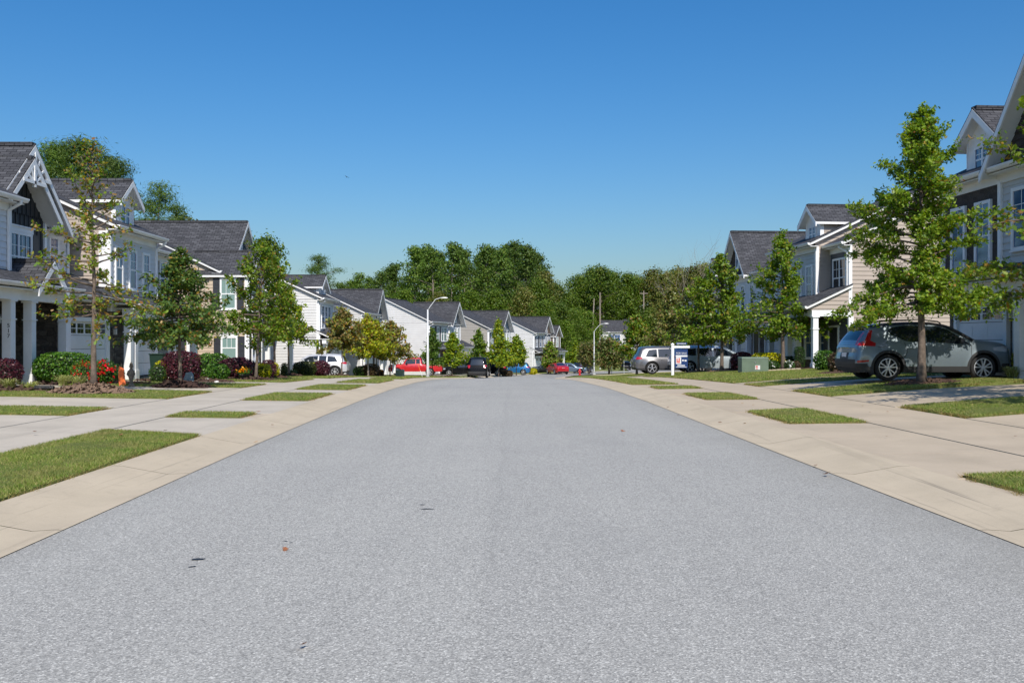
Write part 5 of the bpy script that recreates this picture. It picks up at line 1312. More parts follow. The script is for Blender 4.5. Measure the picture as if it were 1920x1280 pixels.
def make_car(name, label, cat, S, X, Y, rz, paint, z=None, group=None):
    """S: spec in the side view, x from tail to nose (nose = +x), z up"""
    L, W = S['L'], S['W']; step = S.get('step', .07)
    root = emp(name, (X, Y, Gz(X, Y) if z is None else z), rz, label, cat, group)
    top = crom(S['top'], step)                       # tail bottom .. over the roof .. nose bottom
    wr, xr, xf = S['wr'], S['xr'], S['xf']; ra = wr+.055; sill = S['sill']
    def arc(cx):
        zc = wr; a0 = math.acos(max(-1, min(1, (sill-zc)/ra)))
        n = max(8, int(2*a0*ra/step)); return [(cx+ra*math.sin(a), zc+ra*math.cos(a)) for a in np.linspace(a0, -a0, n)]
    bot = [top[-1], ]
    x = top[-1][0]
    def fill(x0, x1):
        m = max(1, int(abs(x1-x0)/step)); return [(x0+(x1-x0)*k/m, sill) for k in range(m+1)]
    af, ar = arc(xf), arc(xr)
    lower = fill(top[-1][0]-.03, af[0][0])[:-1]+af+fill(af[-1][0], ar[0][0])[1:-1]+ar+fill(ar[-1][0], top[0][0]+.03)[1:]
    outline = top+lower
    belt = S['belt']; tumble = math.tan(R(S.get('tumble', 20))); r0 = S.get('round', .11); tp = np.array(top)
    seg = tp[1:]-tp[:-1]; sl2 = (seg**2).sum(1)+1e-9
    def dist(x, z):
        d = np.array([x, z])-tp[:-1]; t = np.clip((d*seg).sum(1)/sl2, 0, 1)
        return math.sqrt((((tp[:-1]+seg*t[:, None])-np.array([x, z]))**2).sum(1).min())
    def hw(x, z):
        h = L/2; e = max(0, (abs(x)-.30*h)/(.70*h)); w = W/2*(1-(S.get('tapf', .13) if x > 0 else S.get('tapr', .10))*e**2.6)
        w -= .03*max(0, (S.get('zw', .62)-z)/.4)**2*W/2
        bz = belt(x) if callable(belt) else belt
        if z > S.get('zw', .62): w -= .05*((min(z, bz)-S.get('zw', .62))/.35)**2*W/2
        if z > bz: w -= (z-bz)*tumble
        # flared arches
        for cx in (xr, xf):
            dd = math.hypot(x-cx, z-wr); w += .022*math.exp(-((dd-ra-.03)/.09)**2)
        d = dist(x, z)
        if d < r0: w -= r0*.75*(1-math.sqrt(max(0, 1-(1-d/r0)**2)))
        return w
    # triangulate side
    vin = [Vector(p) for p in outline]; edges = [(i, (i+1) % len(outline)) for i in range(len(outline))]
    polys = [p for p in S.get('win', [])]+[q[0] for q in S.get('panels', [])]
    for P in polys:
        b = len(vin); P2 = crom(list(P)+[P[0]], step)[:-1] if S.get('smoothwin') else [(P[i][0]+(P[(i+1) % len(P)][0]-P[i][0])*k/m, P[i][1]+(P[(i+1) % len(P)][1]-P[i][1])*k/m) for i in range(len(P)) for m in [max(1, int(math.hypot(P[(i+1) % len(P)][0]-P[i][0], P[(i+1) % len(P)][1]-P[i][1])/step))] for k in range(m)]
        vin += [Vector(p) for p in P2]; edges += [(b+i, b+(i+1) % len(P2)) for i in range(len(P2))]
    zmax = max(p[1] for p in top)
    if 'clad' in S:
        for cx in (xr, xf):
            q = ra+S.get('cladw', .07); P2 = [(cx+q*math.sin(a), wr+q*math.cos(a)) for a in np.linspace(-2.2, 2.2, 30)]
            b = len(vin); vin += [Vector(p) for p in P2]; edges += [(b+i, b+i+1) for i in range(29)]
        P2 = [(a, S['clad'](a)) for a in np.linspace(-L/2, L/2, 60)]; b = len(vin); vin += [Vector(p) for p in P2]; edges += [(b+i, b+i+1) for i in range(59)]
    for a in np.arange(-L/2+step/2, L/2, step):
        for c in np.arange(sill+step/2, zmax, step):
            if in_poly(a, c, outline) and dist(a, c) > step*.5: vin.append(Vector((a+.003, c)))
    for a in np.arange(-L/2+.03, L/2, step*.8):     # extra rows near the outline for the rounding
        pass
    V, E, T, *_ = delaunay_2d_cdt(vin, edges, [], 0, 1e-4)
    tris = []
    for t in T:
        for k in range(1, len(t)-1):
            q = (t[0], t[k], t[k+1]); c = [(V[q[0]][j]+V[q[1]][j]+V[q[2]][j])/3 for j in (0, 1)]
            if in_poly(c[0], c[1], outline): tris.append((q, c))
    HW = [hw(v[0], v[1]) for v in V]
    grp = {}
    def classify(c):
        for i, P in enumerate(S.get('win', [])):
            if in_poly(c[0], c[1], P): return ('side_window', i, 'car_glass')
        for i, q in enumerate(S.get('panels', [])):
            if in_poly(c[0], c[1], q[0]): return (q[1], i, q[2])
        if 'clad' in S:
            if c[1] < S['clad'](c[0]): return ('cladding', 0, 'clad')
            for cx in (xr, xf):
                if math.hypot(c[0]-cx, c[1]-wr) < ra+S.get('cladw', .07): return ('cladding', 0, 'clad')
        return ('body', 0, None)
    for q, c in tris: grp.setdefault(classify(c), []).append(q)
    meshes = {}
    def get(k):
        if k not in meshes: meshes[k] = MB()
        return meshes[k]
    for k, ql in grp.items():
        for sd in (-1, 1):
            kk = k if k[0] in ('body', 'cladding') else (k[0], k[1]*2+(sd > 0), k[2])
            m = get(kk); ids = sorted({i for q in ql for i in q}); mp = {v: i for i, v in enumerate(ids)}
            m.add([(V[i][0], sd*HW[i], V[i][1]) for i in ids], [[mp[i] for i in (q if sd > 0 else q[::-1])] for q in ql])
    # strip over the top
    na = 10; top_rules = S.get('strip', [])
    for i in range(len(top)-1):
        a, b = top[i], top[i+1]; wa, wb = hw(*a), hw(*b); mx, mz = (a[0]+b[0])/2, (a[1]+b[1])/2
        nx, nz = -(b[1]-a[1]), b[0]-a[0]; ln = math.hypot(nx, nz)+1e-9; nx, nz = nx/ln, nz/ln
        for j in range(na):
            f0, f1 = -1+2*j/na, -1+2*(j+1)/na; key = ('body', 0, None); fm = abs(f0+f1)/2
            for (x0, x1, z0, z1, fa, fb, nm, mt) in top_rules:
                if x0 <= mx <= x1 and z0 <= mz <= z1 and fa <= fm <= fb: key = (nm, 0 if fb > .99 and fa < .01 or nm in ('body', 'cladding', 'rear_window', 'windshield', 'roof_panel', 'grille') else int(f0 > 0), mt); break
            cr = S.get('crown', .035)
            def pt(p, w, f): return (p[0]+nx*cr*(1-f*f), f*w, p[1]+nz*cr*(1-f*f))
            get(key).add([pt(a, wa, f0), pt(a, wa, f1), pt(b, wb, f1), pt(b, wb, f0)], [[0, 1, 2, 3]])
    body = None
    for k, m in meshes.items():
        mt = paint if k[2] is None else M[k[2]]
        m.build(k[0], mt, root, smooth=True, merge=.0015, uv=False, angle=R(50))
    # underside: plain dark box added to block light
    ub = MB(); w = W/2*.86; ub.box(-L/2+.18, L/2-.2, -w*.8, w*.8, sill-.02, S.get('ubz', .62)); ub.build('underbody', M['black'], root, uv=False)
    wl = MB()
    for cx in (xr, xf):
        n = 14
        for sd in (-1, 1):
            ring = [(cx+ra*.98*math.sin(a), wr+ra*.98*math.cos(a)) for a in np.linspace(R(120), R(-120), n)]
            for i in range(n-1):
                wl.add([(ring[i][0], sd*W/2*.90, ring[i][1]), (ring[i+1][0], sd*W/2*.90, ring[i+1][1]), (ring[i+1][0], sd*W/2*.5, ring[i+1][1]), (ring[i][0], sd*W/2*.5, ring[i][1])], [[0, 1, 2, 3]])
    wl.build('wheel_arch', M['black'], root, uv=False)
    # wheels
    ww = S.get('ww', .23); tw = MB(); rr = wr*S.get('rimf', .72)
    tw.lathe([(rr, -ww/2+.01), (wr*.90, -ww/2), (wr*.985, -ww/2+.035), (wr, -ww/4), (wr, ww/4), (wr*.985, ww/2-.035), (wr*.90, ww/2), (rr, ww/2-.01), (rr*.97, 0), (rr, -ww/2+.01)], n=40, axis='y')
    t0 = tw.build('wheel', M['tyre'], None, smooth=True, uv=False); tm = t0.data; bpy.data.objects.remove(t0)
    rb = MB(); o = -ww/2+.02
    rb.lathe([(rr*1.0, o), (rr*.93, o-.004), (rr*.90, o+.02)], n=40, axis='y', mi=0)
    rb.lathe([(rr*.9, o+.02), (rr*.8, o+.075), (0, o+.075)], n=40, axis='y', mi=1)
    sp = S.get('spokes', 5)
    for k in range(sp):
        for q in ((-.16, .16) if S.get('twin') else (0,)):
            a = 2*math.pi*k/sp+math.pi/2+q*.8; a2 = 2*math.pi*k/sp+math.pi/2+q*1.5
            sw = rr*(.17 if S.get('twin') else S.get('spw', .2))
            rb.bar((rr*.10*math.cos(a), o+.012, rr*.10*math.sin(a)), (rr*.93*math.cos(a2), o+.006, rr*.93*math.sin(a2)), sw, .03, mi=0)
    rb.lathe([(rr*.2, o+.004), (rr*.17, o-.012), (0, o-.014)], n=16, axis='y', mi=0)
    r0_ = rb.build('rim', [M['rim'], M['rim_dark']], None, uv=False); rm = r0_.data; bpy.data.objects.remove(r0_)
    for cx in (xr, xf):
        for sd in (-1, 1):
            wo = link('wheel', tm, root); wo.location = (cx, sd*(W/2-ww/2-.035), wr); ro = link('rim', rm, wo)
            if sd > 0: wo.rotation_euler = (0, 0, math.pi)
    # mirrors, handles, plate
    for (mx, mz) in S.get('mirror', []):
        for sd in (-1, 1):
            mb = MB(); w0 = hw(mx, mz)
            mb.add([(mx-.06, sd*(w0-.02), mz-.01), (mx+.10, sd*(w0-.02), mz-.01), (mx+.10, sd*(w0-.02), mz+.08), (mx-.06, sd*(w0-.02), mz+.10),
                    (mx-.08, sd*(w0+.19), mz), (mx+.05, sd*(w0+.17), mz), (mx+.04, sd*(w0+.17), mz+.11), (mx-.08, sd*(w0+.19), mz+.15)],
                   [[0, 1, 2, 3], [4, 5, 6, 7], [0, 4, 5, 1], [1, 5, 6, 2], [2, 6, 7, 3], [3, 7, 4, 0]])
            mb.build('wing_mirror', S.get('mirror_mat') and M[S['mirror_mat']] or paint, root, uv=False, bevel=.012, smooth=True)
    for (hx, hz) in S.get('handles', []):
        for sd in (-1, 1):
            mb = MB(); w0 = hw(hx, hz); mb.box(hx-.10, hx+.10, sd*w0-.03, sd*w0+.03, hz-.018, hz+.018); mb.build('door_handle', S.get('handle_mat') and M[S['handle_mat']] or paint, root, uv=False, bevel=.008)
    for (x0, z0, x1, z1) in S.get('seams', []):
        for sd in (-1, 1):
            mb = MB(); n = 14; pts = [(x0+(x1-x0)*k/n, z0+(z1-z0)*k/n) for k in range(n+1)]
            for k in range(n):
                p, q = pts[k], pts[k+1]; d = Vector((q[0]-p[0], 0, q[1]-p[1])).normalized()*1; ox, oz = -d.z*.006, d.x*.006
                mb.add([(p[0]-ox, sd*(hw(*p)+.003), p[1]-oz), (p[0]+ox, sd*(hw(*p)+.003), p[1]+oz), (q[0]+ox, sd*(hw(*q)+.003), q[1]+oz), (q[0]-ox, sd*(hw(*q)+.003), q[1]-oz)], [[0, 1, 2, 3]])
            mb.build('door_seam', M['black'], root, uv=False)
    if 'plate' in S:
        px_, pz_ = S['plate']; mb = MB(); mb.box(px_-.03, px_, -.155, .155, pz_-.08, pz_+.08); mb.build('number_plate', M['plate'], root, uv=False)
    for bx in S.get('extra', []): bx(root, hw, paint)
    return root
def P(name, col, metal=.35, rough=.33):
    M[name] = m_paint(name, col, metal, rough); return M[name]
BIG = 9
M['black_paint'] = mat('black_paint', (.004, .004, .005), .5, spec=.06, coat=.3)
# --- the grey SUV (compact, black roof) -------------------------------------
suv = dict(L=4.43, W=1.87, wr=.363, xr=-1.335, xf=1.365, sill=.24, belt=lambda x: 1.02-.035*x, tumble=21, step=.055, round=.13, ww=.245, rimf=.73, twin=True,
    top=[(-2.12, .27), (-2.19, .36), (-2.215, .52), (-2.20, .66), (-2.17, .78), (-2.16, .92), (-2.10, 1.06), (-1.98, 1.24), (-1.86, 1.40), (-1.92, 1.50), (-1.72, 1.555), (-1.3, 1.61), (-.7, 1.645), (-.1, 1.64), (.35, 1.585), (.62, 1.49), (.90, 1.33), (1.12, 1.20), (1.28, 1.135), (1.6, 1.105), (1.9, 1.07), (2.08, 1.01), (2.165, .90), (2.195, .70), (2.21, .50), (2.17, .34), (2.08, .25)],
    win=[[(-1.22, 1.30), (-.80, 1.10), (-.30, 1.075), (-.30, 1.53), (-.75, 1.545), (-1.12, 1.50), (-1.28, 1.40)], [(-.22, 1.072), (.98, 1.02), (.70, 1.24), (.42, 1.43), (.18, 1.51), (-.22, 1.535)]],
    panels=[([(-2.14, .98), (-1.68, .96), (-1.66, 1.05), (-1.80, 1.12), (-1.70, 1.40), (-1.78, 1.42), (-1.95, 1.12), (-2.09, 1.06)], 'tail_light', 'taillight'), ([(-2.1, 1.44), (-1.3, 1.535), (-.6, 1.572), (0, 1.562), (.36, 1.48), (.72, 1.29), (1.06, 1.085), (1.14, 1.14), (.9, 1.36), (.6, 1.53), (.3, 1.63), (-.4, 1.68), (-1.3, 1.65), (-2.1, 1.58)], 'roof_side', 'black'),
            ([(1.66, .84), (2.05, .80), (2.1, .93), (1.98, .97), (1.66, .93)], 'headlight', 'headlight'), ([(-2.18, .50), (-1.88, .53), (-1.88, .58), (-2.18, .57)], 'reflector', 'taillight')],
    clad=lambda x: .40 if abs(x) < 1.9 else .48, cladw=.075,
    strip=[(-2.12, -1.84, 1.10, 1.43, 0, .80, 'rear_window', 'car_glass'), (-2.2, -1.9, .97, 1.4, .84, 1, 'tail_light', 'taillight'), (-3, -1.8, .62, .80, 0, .32, 'plate_recess', 'black'), (-3, -1.9, 0, .56, 0, 1, 'cladding', 'clad'), (-2.1, .36, 1.42, 2, 0, 1, 'roof_panel', 'roof_black'), (.36, 1.2, 1.12, 1.6, 0, .93, 'windshield', 'car_glass'), (1.9, 3, 0, .45, 0, 1, 'cladding', 'clad'), (2.05, 3, .5, .85, 0, .55, 'grille', 'black')],
    mirror=[(.72, 1.06)], mirror_mat='roof_black', handles=[(-.72, .90), (.38, .885)], seams=[(-.26, .34, -.26, 1.07), (.98, .34, 1.02, 1.02), (-.86, 1.06, -.80, .80), (-.80, .80, -.98, .55), (-1.62, .94, -1.34, .96), (-1.60, .78, -1.38, .80)], plate=(-2.205, .70))
M['roof_black'] = mat('gloss_black', (.012, .012, .014), .12, coat=1)
def suv_extra(root, hw, paint):
    mb = MB()
    for sd in (-1, 1):
        mb = MB(); mb.tube([(-1.55, sd*.60, 1.63), (-1.45, sd*.60, 1.68), (-.3, sd*.62, 1.715), (.2, sd*.60, 1.66), (.3, sd*.58, 1.60)], .018, 6)
        mb.build('roof_rail', M['black'], root, smooth=True, uv=False)
    a = MB(); a.add([(-1.62, -.02, 1.58), (-1.30, -.03, 1.62), (-1.30, .03, 1.62), (-1.62, .02, 1.58), (-1.60, 0, 1.68), (-1.50, 0, 1.68)], [[0, 1, 5, 4], [2, 3, 4, 5], [0, 4, 3], [1, 2, 5]]); a.build('roof_fin', M['roof_black'], root, uv=False)
    b = MB(); b.box(-2.20, -2.165, -.26, .26, .905, .925); b.build('tailgate_lettering', M['chrome'], root, uv=False)
suv['extra'] = [suv_extra]
make_car('parked_suv', 'grey compact SUV with black roof parked nose in behind the tall oak', 'car', suv, 11.82, 26.25, R(1.5), P('grey_paint', (.185, .23, .26), .35), z=Gz(11.8, 26)+.0)
# generic profiles ------------------------------------------------------------
def spec(L, W, H, hood, base, cabr, wr, kind, **kw):
    h = L/2
    if kind == 'suv':
        top = [(-h+.08, .28), (-h+.01, .42), (-h, .62), (-h+.05, .92), (-h+.22, 1.2*H/1.7), (-h+.42, H*.93), (-h+.75, H*.985), (-.2, H), (.35, H*.985), (.75, H*.92), (1.15, H*.78), (cabr, hood+.02), (cabr+.3, hood-.03), (h-.35, hood-.10), (h-.12, hood-.22), (h, .62), (h-.02, .42), (h-.12, .26)]
        bz = base; win = [[(-h+.62, bz+.06), (-h+1.35, bz+.03), (-h+1.35, H*.90), (-h+.85, H*.88)], [(-h+1.43, bz+.03), (-.12, bz+.01), (-.12, H*.92), (-h+1.43, H*.91)], [(-.04, bz+.01), (cabr-.25, bz-.02), (.95, H*.77), (.55, H*.89), (-.04, H*.92)]]
        strip = [(-h-.1, -h+.5, bz+.0, H*.90, 0, .82, 'rear_window', 'car_glass'), (-h-.1, -h+.3, bz-.12, bz+.06, .68, 1, 'tail_light', 'taillight'), (-h-.1, -h+.2, 0, .5, 0, 1, 'cladding', 'clad'), (.5, cabr, hood+.06, H*.96, 0, .9, 'windshield', 'car_glass'), (h-.3, h+1, .5, .75, 0, .6, 'grille', 'black'), (h-.3, h+1, 0, .42, 0, 1, 'cladding', 'clad')]
        pan = [([(-h, bz-.12), (-h+.42, bz-.08), (-h+.40, bz+.02), (-h, bz+.06)], 'tail_light', 'taillight'), ([(h-.5, hood-.28), (h-.1, hood-.3), (h-.1, hood-.15), (h-.5, hood-.14)], 'headlight', 'headlight')]
    elif kind == 'sedan':
        top = [(-h+.08, .28), (-h+.01, .42), (-h, .62), (-h+.03, .86), (-h+.14, hood+.06), (-h+.62, hood+.10), (-h+1.2, H*.90), (-h+1.75, H*.99), (-.1, H), (.30, H*.97), (.65, H*.88), (cabr, hood+.03), (cabr+.3, hood-.02), (h-.4, hood-.10), (h-.12, hood-.22), (h, .58), (h-.02, .38), (h-.12, .24)]
        bz = base; win = [[(-h+.95, bz+.06), (-.35, bz+.02), (-.35, H*.90), (-h+1.75, H*.90), (-h+1.3, H*.82)], [(-.27, bz+.02), (cabr-.22, bz-.01), (.55, H*.80), (.2, H*.89), (-.27, H*.91)]]
        strip = [(-h+.55, -h+1.6, hood+.12, H*.96, 0, .84, 'rear_window', 'car_glass'), (-h-.1, -h+.2, bz-.18, bz-.02, .5, 1, 'tail_light', 'taillight'), (-h-.1, -h+.2, 0, .42, 0, 1, 'cladding', 'clad'), (.28, cabr, hood+.06, H*.96, 0, .9, 'windshield', 'car_glass'), (h-.3, h+1, .4, .65, 0, .6, 'grille', 'black')]
        pan = [([(-h, bz-.18), (-h+.3, bz-.14), (-h+.3, bz-.02), (-h, bz)], 'tail_light', 'taillight'), ([(h-.5, hood-.28), (h-.1, hood-.3), (h-.1, hood-.15), (h-.5, hood-.14)], 'headlight', 'headlight')]
    elif kind == 'pickup':
        bt = base
        top = [(-h+.04, .50), (-h, .58), (-h, .72), (-h+.02, 1.0), (-h+.03, bt+.02), (-h+.4, bt+.04), (-.75, bt+.04), (-.70, bt+.1), (-.60, H*.93), (-.50, H*.985), (.2, H), (.65, H*.985), (.95, H*.90), (cabr, hood+.02), (cabr+.25, hood-.01), (h-.3, hood-.06), (h-.08, hood-.14), (h, .80), (h, .55), (h-.06, .42)]
        bz = base+.02; win = [[(-.52, bz+.06), (-.10, bz+.05), (-.10, H*.92), (-.48, H*.92)], [(-.02, bz+.04), (cabr-.18, bz), (.88, H*.86), (.68, H*.92), (-.02, H*.93)]]
        strip = [(-.76, -.5, bt+.12, H*.93, 0, .8, 'rear_window', 'car_glass'), (-h-.1, -.72, bt+.0, bt+.2, 0, .9, 'bed_cover', 'black'), (-h-.1, -h+.2, bt-.36, bt-.02, .86, 1, 'tail_light', 'taillight'), (-h-.1, -h+.2, 0, .62, 0, 1, 'bumper', 'chrome'), (.6, cabr, hood+.06, H*.96, 0, .9, 'windshield', 'car_glass'), (h-.3, h+1, .6, .95, 0, .8, 'grille', 'black'), (h-.3, h+1, 0, .6, 0, 1, 'bumper', 'chrome')]
        pan = [([(-h, bt-.36), (-h+.10, bt-.36), (-h+.10, bt-.02), (-h, bt-.02)], 'tail_light', 'taillight'), ([(h-.35, hood-.32), (h-.02, hood-.32), (h-.05, hood-.12), (h-.35, hood-.12)], 'headlight', 'headlight')]
    S = dict(L=L, W=W, wr=wr, xr=-h+kw.pop('ro', .95), xf=h-kw.pop('fo', .88), sill=.26, belt=base, top=top, win=win, panels=pan, strip=strip, step=.11, mirror=[(cabr-.42, base+.03)], handles=[(-h*.32, base-.13), (h*.12, base-.14)], plate=(-h+.02, .72 if kind != 'sedan' else .78), seams=[(-.1, .4, -.1, base), (cabr-.3, .4, cabr-.24, base)], spw=.22)
    S.update(kw); return S
# far SUV by the sale sign
make_car('parked_suv', 'dark grey crossover parked nose in, its tail left of the sale sign', 'car', spec(4.9, 1.93, 1.72, 1.08, 1.03, 1.35, .375, 'suv', ro=1.02, clad=lambda x: .38, cladw=.05), 10.05, 57.2, R(4), P('gunmetal_paint', (.13, .13, .14), .5))
van = spec(4.85, 1.85, 1.55, 1.0, .95, 1.62, .33, 'suv', ro=.98, fo=.95)
make_car('parked_van', 'silver blue people carrier parked between the sale sign and the burgundy bush', 'van', van, 11.75, 53.6, R(2), P('silver_blue_paint', (.48, .56, .62), .4))
ju = spec(4.13, 1.77, 1.57, 1.02, .98, 1.02, .345, 'suv', ro=.82, fo=.82, tumble=24, twin=False, spokes=6, spw=.16, clad=lambda x: .36, cladw=.07)
make_car('parked_crossover', 'silver white crossover parked nose in beside the white sided townhouse', 'car', ju, -13.55, 63.8, R(180), P('silver_paint', (.62, .63, .65), .35))
pk = spec(5.5, 1.98, 1.88, 1.22, 1.17, 1.25, .40, 'pickup', ro=1.25, fo=.95, sill=.46, ubz=.8, spokes=6, zw=.8, mirror_mat='black', step=.1)
make_car('parked_pickup', 'bright red pickup truck parked nose in behind the lamp post', 'pickup', pk, -9.85, 93, R(180), P('red_paint', (.50, .012, .018), .1))
sed = spec(4.75, 1.84, 1.46, .98, .95, 1.0, .33, 'sedan', spokes=5)
make_car('parked_car', 'black saloon with silver wheels parked left of the black pickup', 'car', sed, px(869, 98), 98, R(178), M['black_paint'])
hb = spec(4.5, 1.82, 1.58, 1.02, .98, 1.1, .34, 'suv')
make_car('parked_car', 'black hatchback whose tail shows right of the black pickup', 'car', hb, px(912, 99), 101.5, R(172), M['black_paint'])
bp = spec(5.4, 1.98, 1.87, 1.2, 1.15, 1.3, .40, 'suv', ro=1.15, fo=.95, sill=.42, ubz=.8, zw=.8, tumble=16)
bp['strip'] = [(-2.8, -2.2, 1.22, 1.72, 0, .84, 'rear_window', 'car_glass'), (-2.8, -2.4, .84, 1.12, .80, 1, 'tail_light', 'taillight'), (-2.8, -2.4, .58, .66, 0, .7, 'bumper', 'chrome'), (-2.8, -2.4, 0, .58, 0, 1, 'cladding', 'clad')]+bp['strip'][3:]
make_car('parked_pickup', 'black pickup with covered bed seen from behind on the street', 'pickup', bp, px(897, 84), 85.5, R(88), M['black_paint'], z=float(prof(84))+.04)
bl = spec(4.1, 1.78, 1.52, 1.0, .97, .98, .33, 'suv', ro=.8, fo=.8)
make_car('parked_car', 'blue compact car parked nose in before the last but one townhouse', 'car', bl, px(964, 114), 114, R(172), P('blue_paint', (.012, .13, .33), .35))
make_car('parked_car', 'dark green black saloon half hidden behind the red saloon', 'car', sed, px(1024, 126), 126, R(176), P('dark_green_paint', (.014, .022, .022), .3))
make_car('parked_car', 'glossy red saloon at the kerb, tail to the camera', 'car', spec(4.8, 1.86, 1.45, 1.0, .97, 1.0, .34, 'sedan'), px(1046, 118), 119.5, R(106), P('crimson_paint', (.42, .006, .014), .25), z=Gz(6.2, 118)+.02)
make_car('parked_car', 'steel blue saloon just behind the red saloon', 'car', sed, px(1069, 130), 130, R(-8), P('steel_paint', (.14, .19, .25), .5))
make_car('parked_car', 'dark navy car behind the red hydrant', 'car', hb, px(1094, 134), 135, R(60), P('navy_paint', (.02, .03, .06), .4))
make_car('parked_car', 'black car facing the camera on the far side street', 'car', hb, px(1173, 160), 160, R(-96), M['black_paint'])
# ------------------------------------------------------------------ street furniture
M['pole_white'] = dirty('pale_pole', (.60, .61, .61), .4, .05); M['util_green'] = dirty('utility_green', (.13, .18, .13), .5, .12, 2)
M['sign_blue'] = mat('sign_blue', (.012, .04, .15), .4); M['sign_green'] = mat('street_sign_green', (.0, .22, .10), .4)
M['label_red'] = mat('label_red', (.6, .06, .03), .5); M['orange'] = mat('marker_orange', (.8, .16, .03), .5); M['yellow_plastic'] = mat('yellow_plastic', (.5, .36, .01), .5)
def lamp(label, x, Y, h, arm, dirn, trunk_w=.085):
    X = px(x, Y); r = emp('street_lamp', (X, Y, Gz(X, Y)), 0, label, 'street lamp', 'street lamps')
    m = MB(); m.tube([(0, 0, -.1), (0, 0, .5), (0, 0, h)], [trunk_w*1.15, trunk_w*1.1, trunk_w*.62], 12); m.lathe([(.2, 0), (.2, .06), (.14, .1)], n=14); m.build('pole', M['pole_white'], r, smooth=True)
    a = MB(); a.tube([(0, 0, h-.1), (dirn*.2, 0, h+.25), (dirn*arm*.6, 0, h+.85), (dirn*arm, 0, h+1.0)], [.045, .035, .03, .026], 8); a.build('arm', M['pole_white'], r, smooth=True)
    b = MB(); e = dirn*arm; vs = []
    for x_, w, t, bt in ((0, .04, 1.02, .97), (.2, .10, 1.05, .955), (.5, .10, 1.04, .96), (.62, .03, 1.0, .975)): vs += [(e+dirn*x_, -w, h+bt), (e+dirn*x_, w, h+bt), (e+dirn*x_, w*.6, h+t), (e+dirn*x_, -w*.6, h+t)]
    b.add(vs, [[i*4+j, i*4+(j+1) % 4, (i+1)*4+(j+1) % 4, (i+1)*4+j] for i in range(3) for j in range(4)]+[[0, 1, 2, 3], [12, 13, 14, 15]])
    b.build('lamp_head', M['pole_white'], r, smooth=True, angle=R(40))
lamp('pale street lamp in front of the red pickup on the left', 802, 77, 5.75, 1.1, 1, .10)
lamp('street lamp with curved arm right of the last townhouse, nearer of two', 1114, 118, 5.6, 1.3, 1, .07)
lamp('fainter street lamp behind the round tree, further of two', 1125, 165, 5.7, 1.3, 1, .06)
r = emp('for_sale_sign', (px(1261, 45.5), 45.5, Gz(px(1261, 45.5), 45.5)), 0, 'white post with a blue FOR SALE board hanging from its arm on the right lawn', 'sale sign')
m = MB(); m.box(-.065, .065, -.065, .065, -.1, 1.58); m.box(-.085, .085, -.085, .085, 1.58, 1.61); m.add([(-.08, -.08, 1.61), (.08, -.08, 1.61), (.08, .08, 1.61), (-.08, .08, 1.61), (0, 0, 1.68)], [[0, 1, 4], [1, 2, 4], [2, 3, 4], [3, 0, 4]]); m.build('post', M['white'], r)
m = MB(); m.box(.066, .86, -.045, .045, 1.42, 1.53); m.build('arm', M['white'], r)
m = MB(); m.box(.12, .76, -.012, .012, .42, 1.36); bd = m.build('board', M['sign_blue'], r)
m = MB(); m.box(.18, .72, -.012, .012, 1.58, 1.70); m.bar((.25, 0, 1.53), (.25, 0, 1.58), .012); m.bar((.65, 0, 1.53), (.65, 0, 1.58), .012); rd = m.build('rider', M['sign_blue'], r)
m = MB(); m.bar((.2, 0, 1.36), (.2, 0, 1.42), .01); m.bar((.68, 0, 1.36), (.68, 0, 1.42), .01); m.build('hook', M['metal'], r)
m = MB(); m.box(.16, .74, -.016, -.0125, .98, 1.06); m.box(.17, .43, -.016, -.0125, .62, .97); m.build('panel', M['plate'], bd)
m = MB(); m.box(.20, .25, -.018, -.0162, .68, .90); m.box(.30, .36, -.018, -.0162, .66, .92); m.box(.26, .29, -.018, -.0162, .66, .78); m.build('picture', M['label_red'], bd)
m = MB(); m.box(.48, .56, -.015, -.0125, .76, .84); m.box(.60, .70, -.015, -.0125, .75, .83); m.box(.24, .62, -.015, -.0125, .52, .57); m.box(.18, .70, -.015, -.0125, .455, .48); m.build('small_print', M['plate'], bd)
def text(body, size, mt, parent, loc, rot, name='lettering', ext=.002):
    cu = bpy.data.curves.new('t', 'FONT'); cu.body = body; cu.size = size; cu.extrude = ext; cu.align_x = 'CENTER'
    to = bpy.data.objects.new('t', cu); COL.objects.link(to); bpy.context.view_layer.update()
    me = bpy.data.meshes.new_from_object(to); bpy.data.objects.remove(to); me.materials.clear(); me.materials.append(M[mt])
    d = link(name, me, parent); d.location = loc; d.rotation_euler = rot; return d
text('FOR SALE', .125, 'plate', bd, (.44, -.0155, 1.12), (R(90), 0, 0))
m = MB(); 
for k in range(7): m.box(.22+k*.066, .265+k*.066, -.0155, -.0125, 1.62, 1.66)
m.build('lettering', M['plate'], rd)
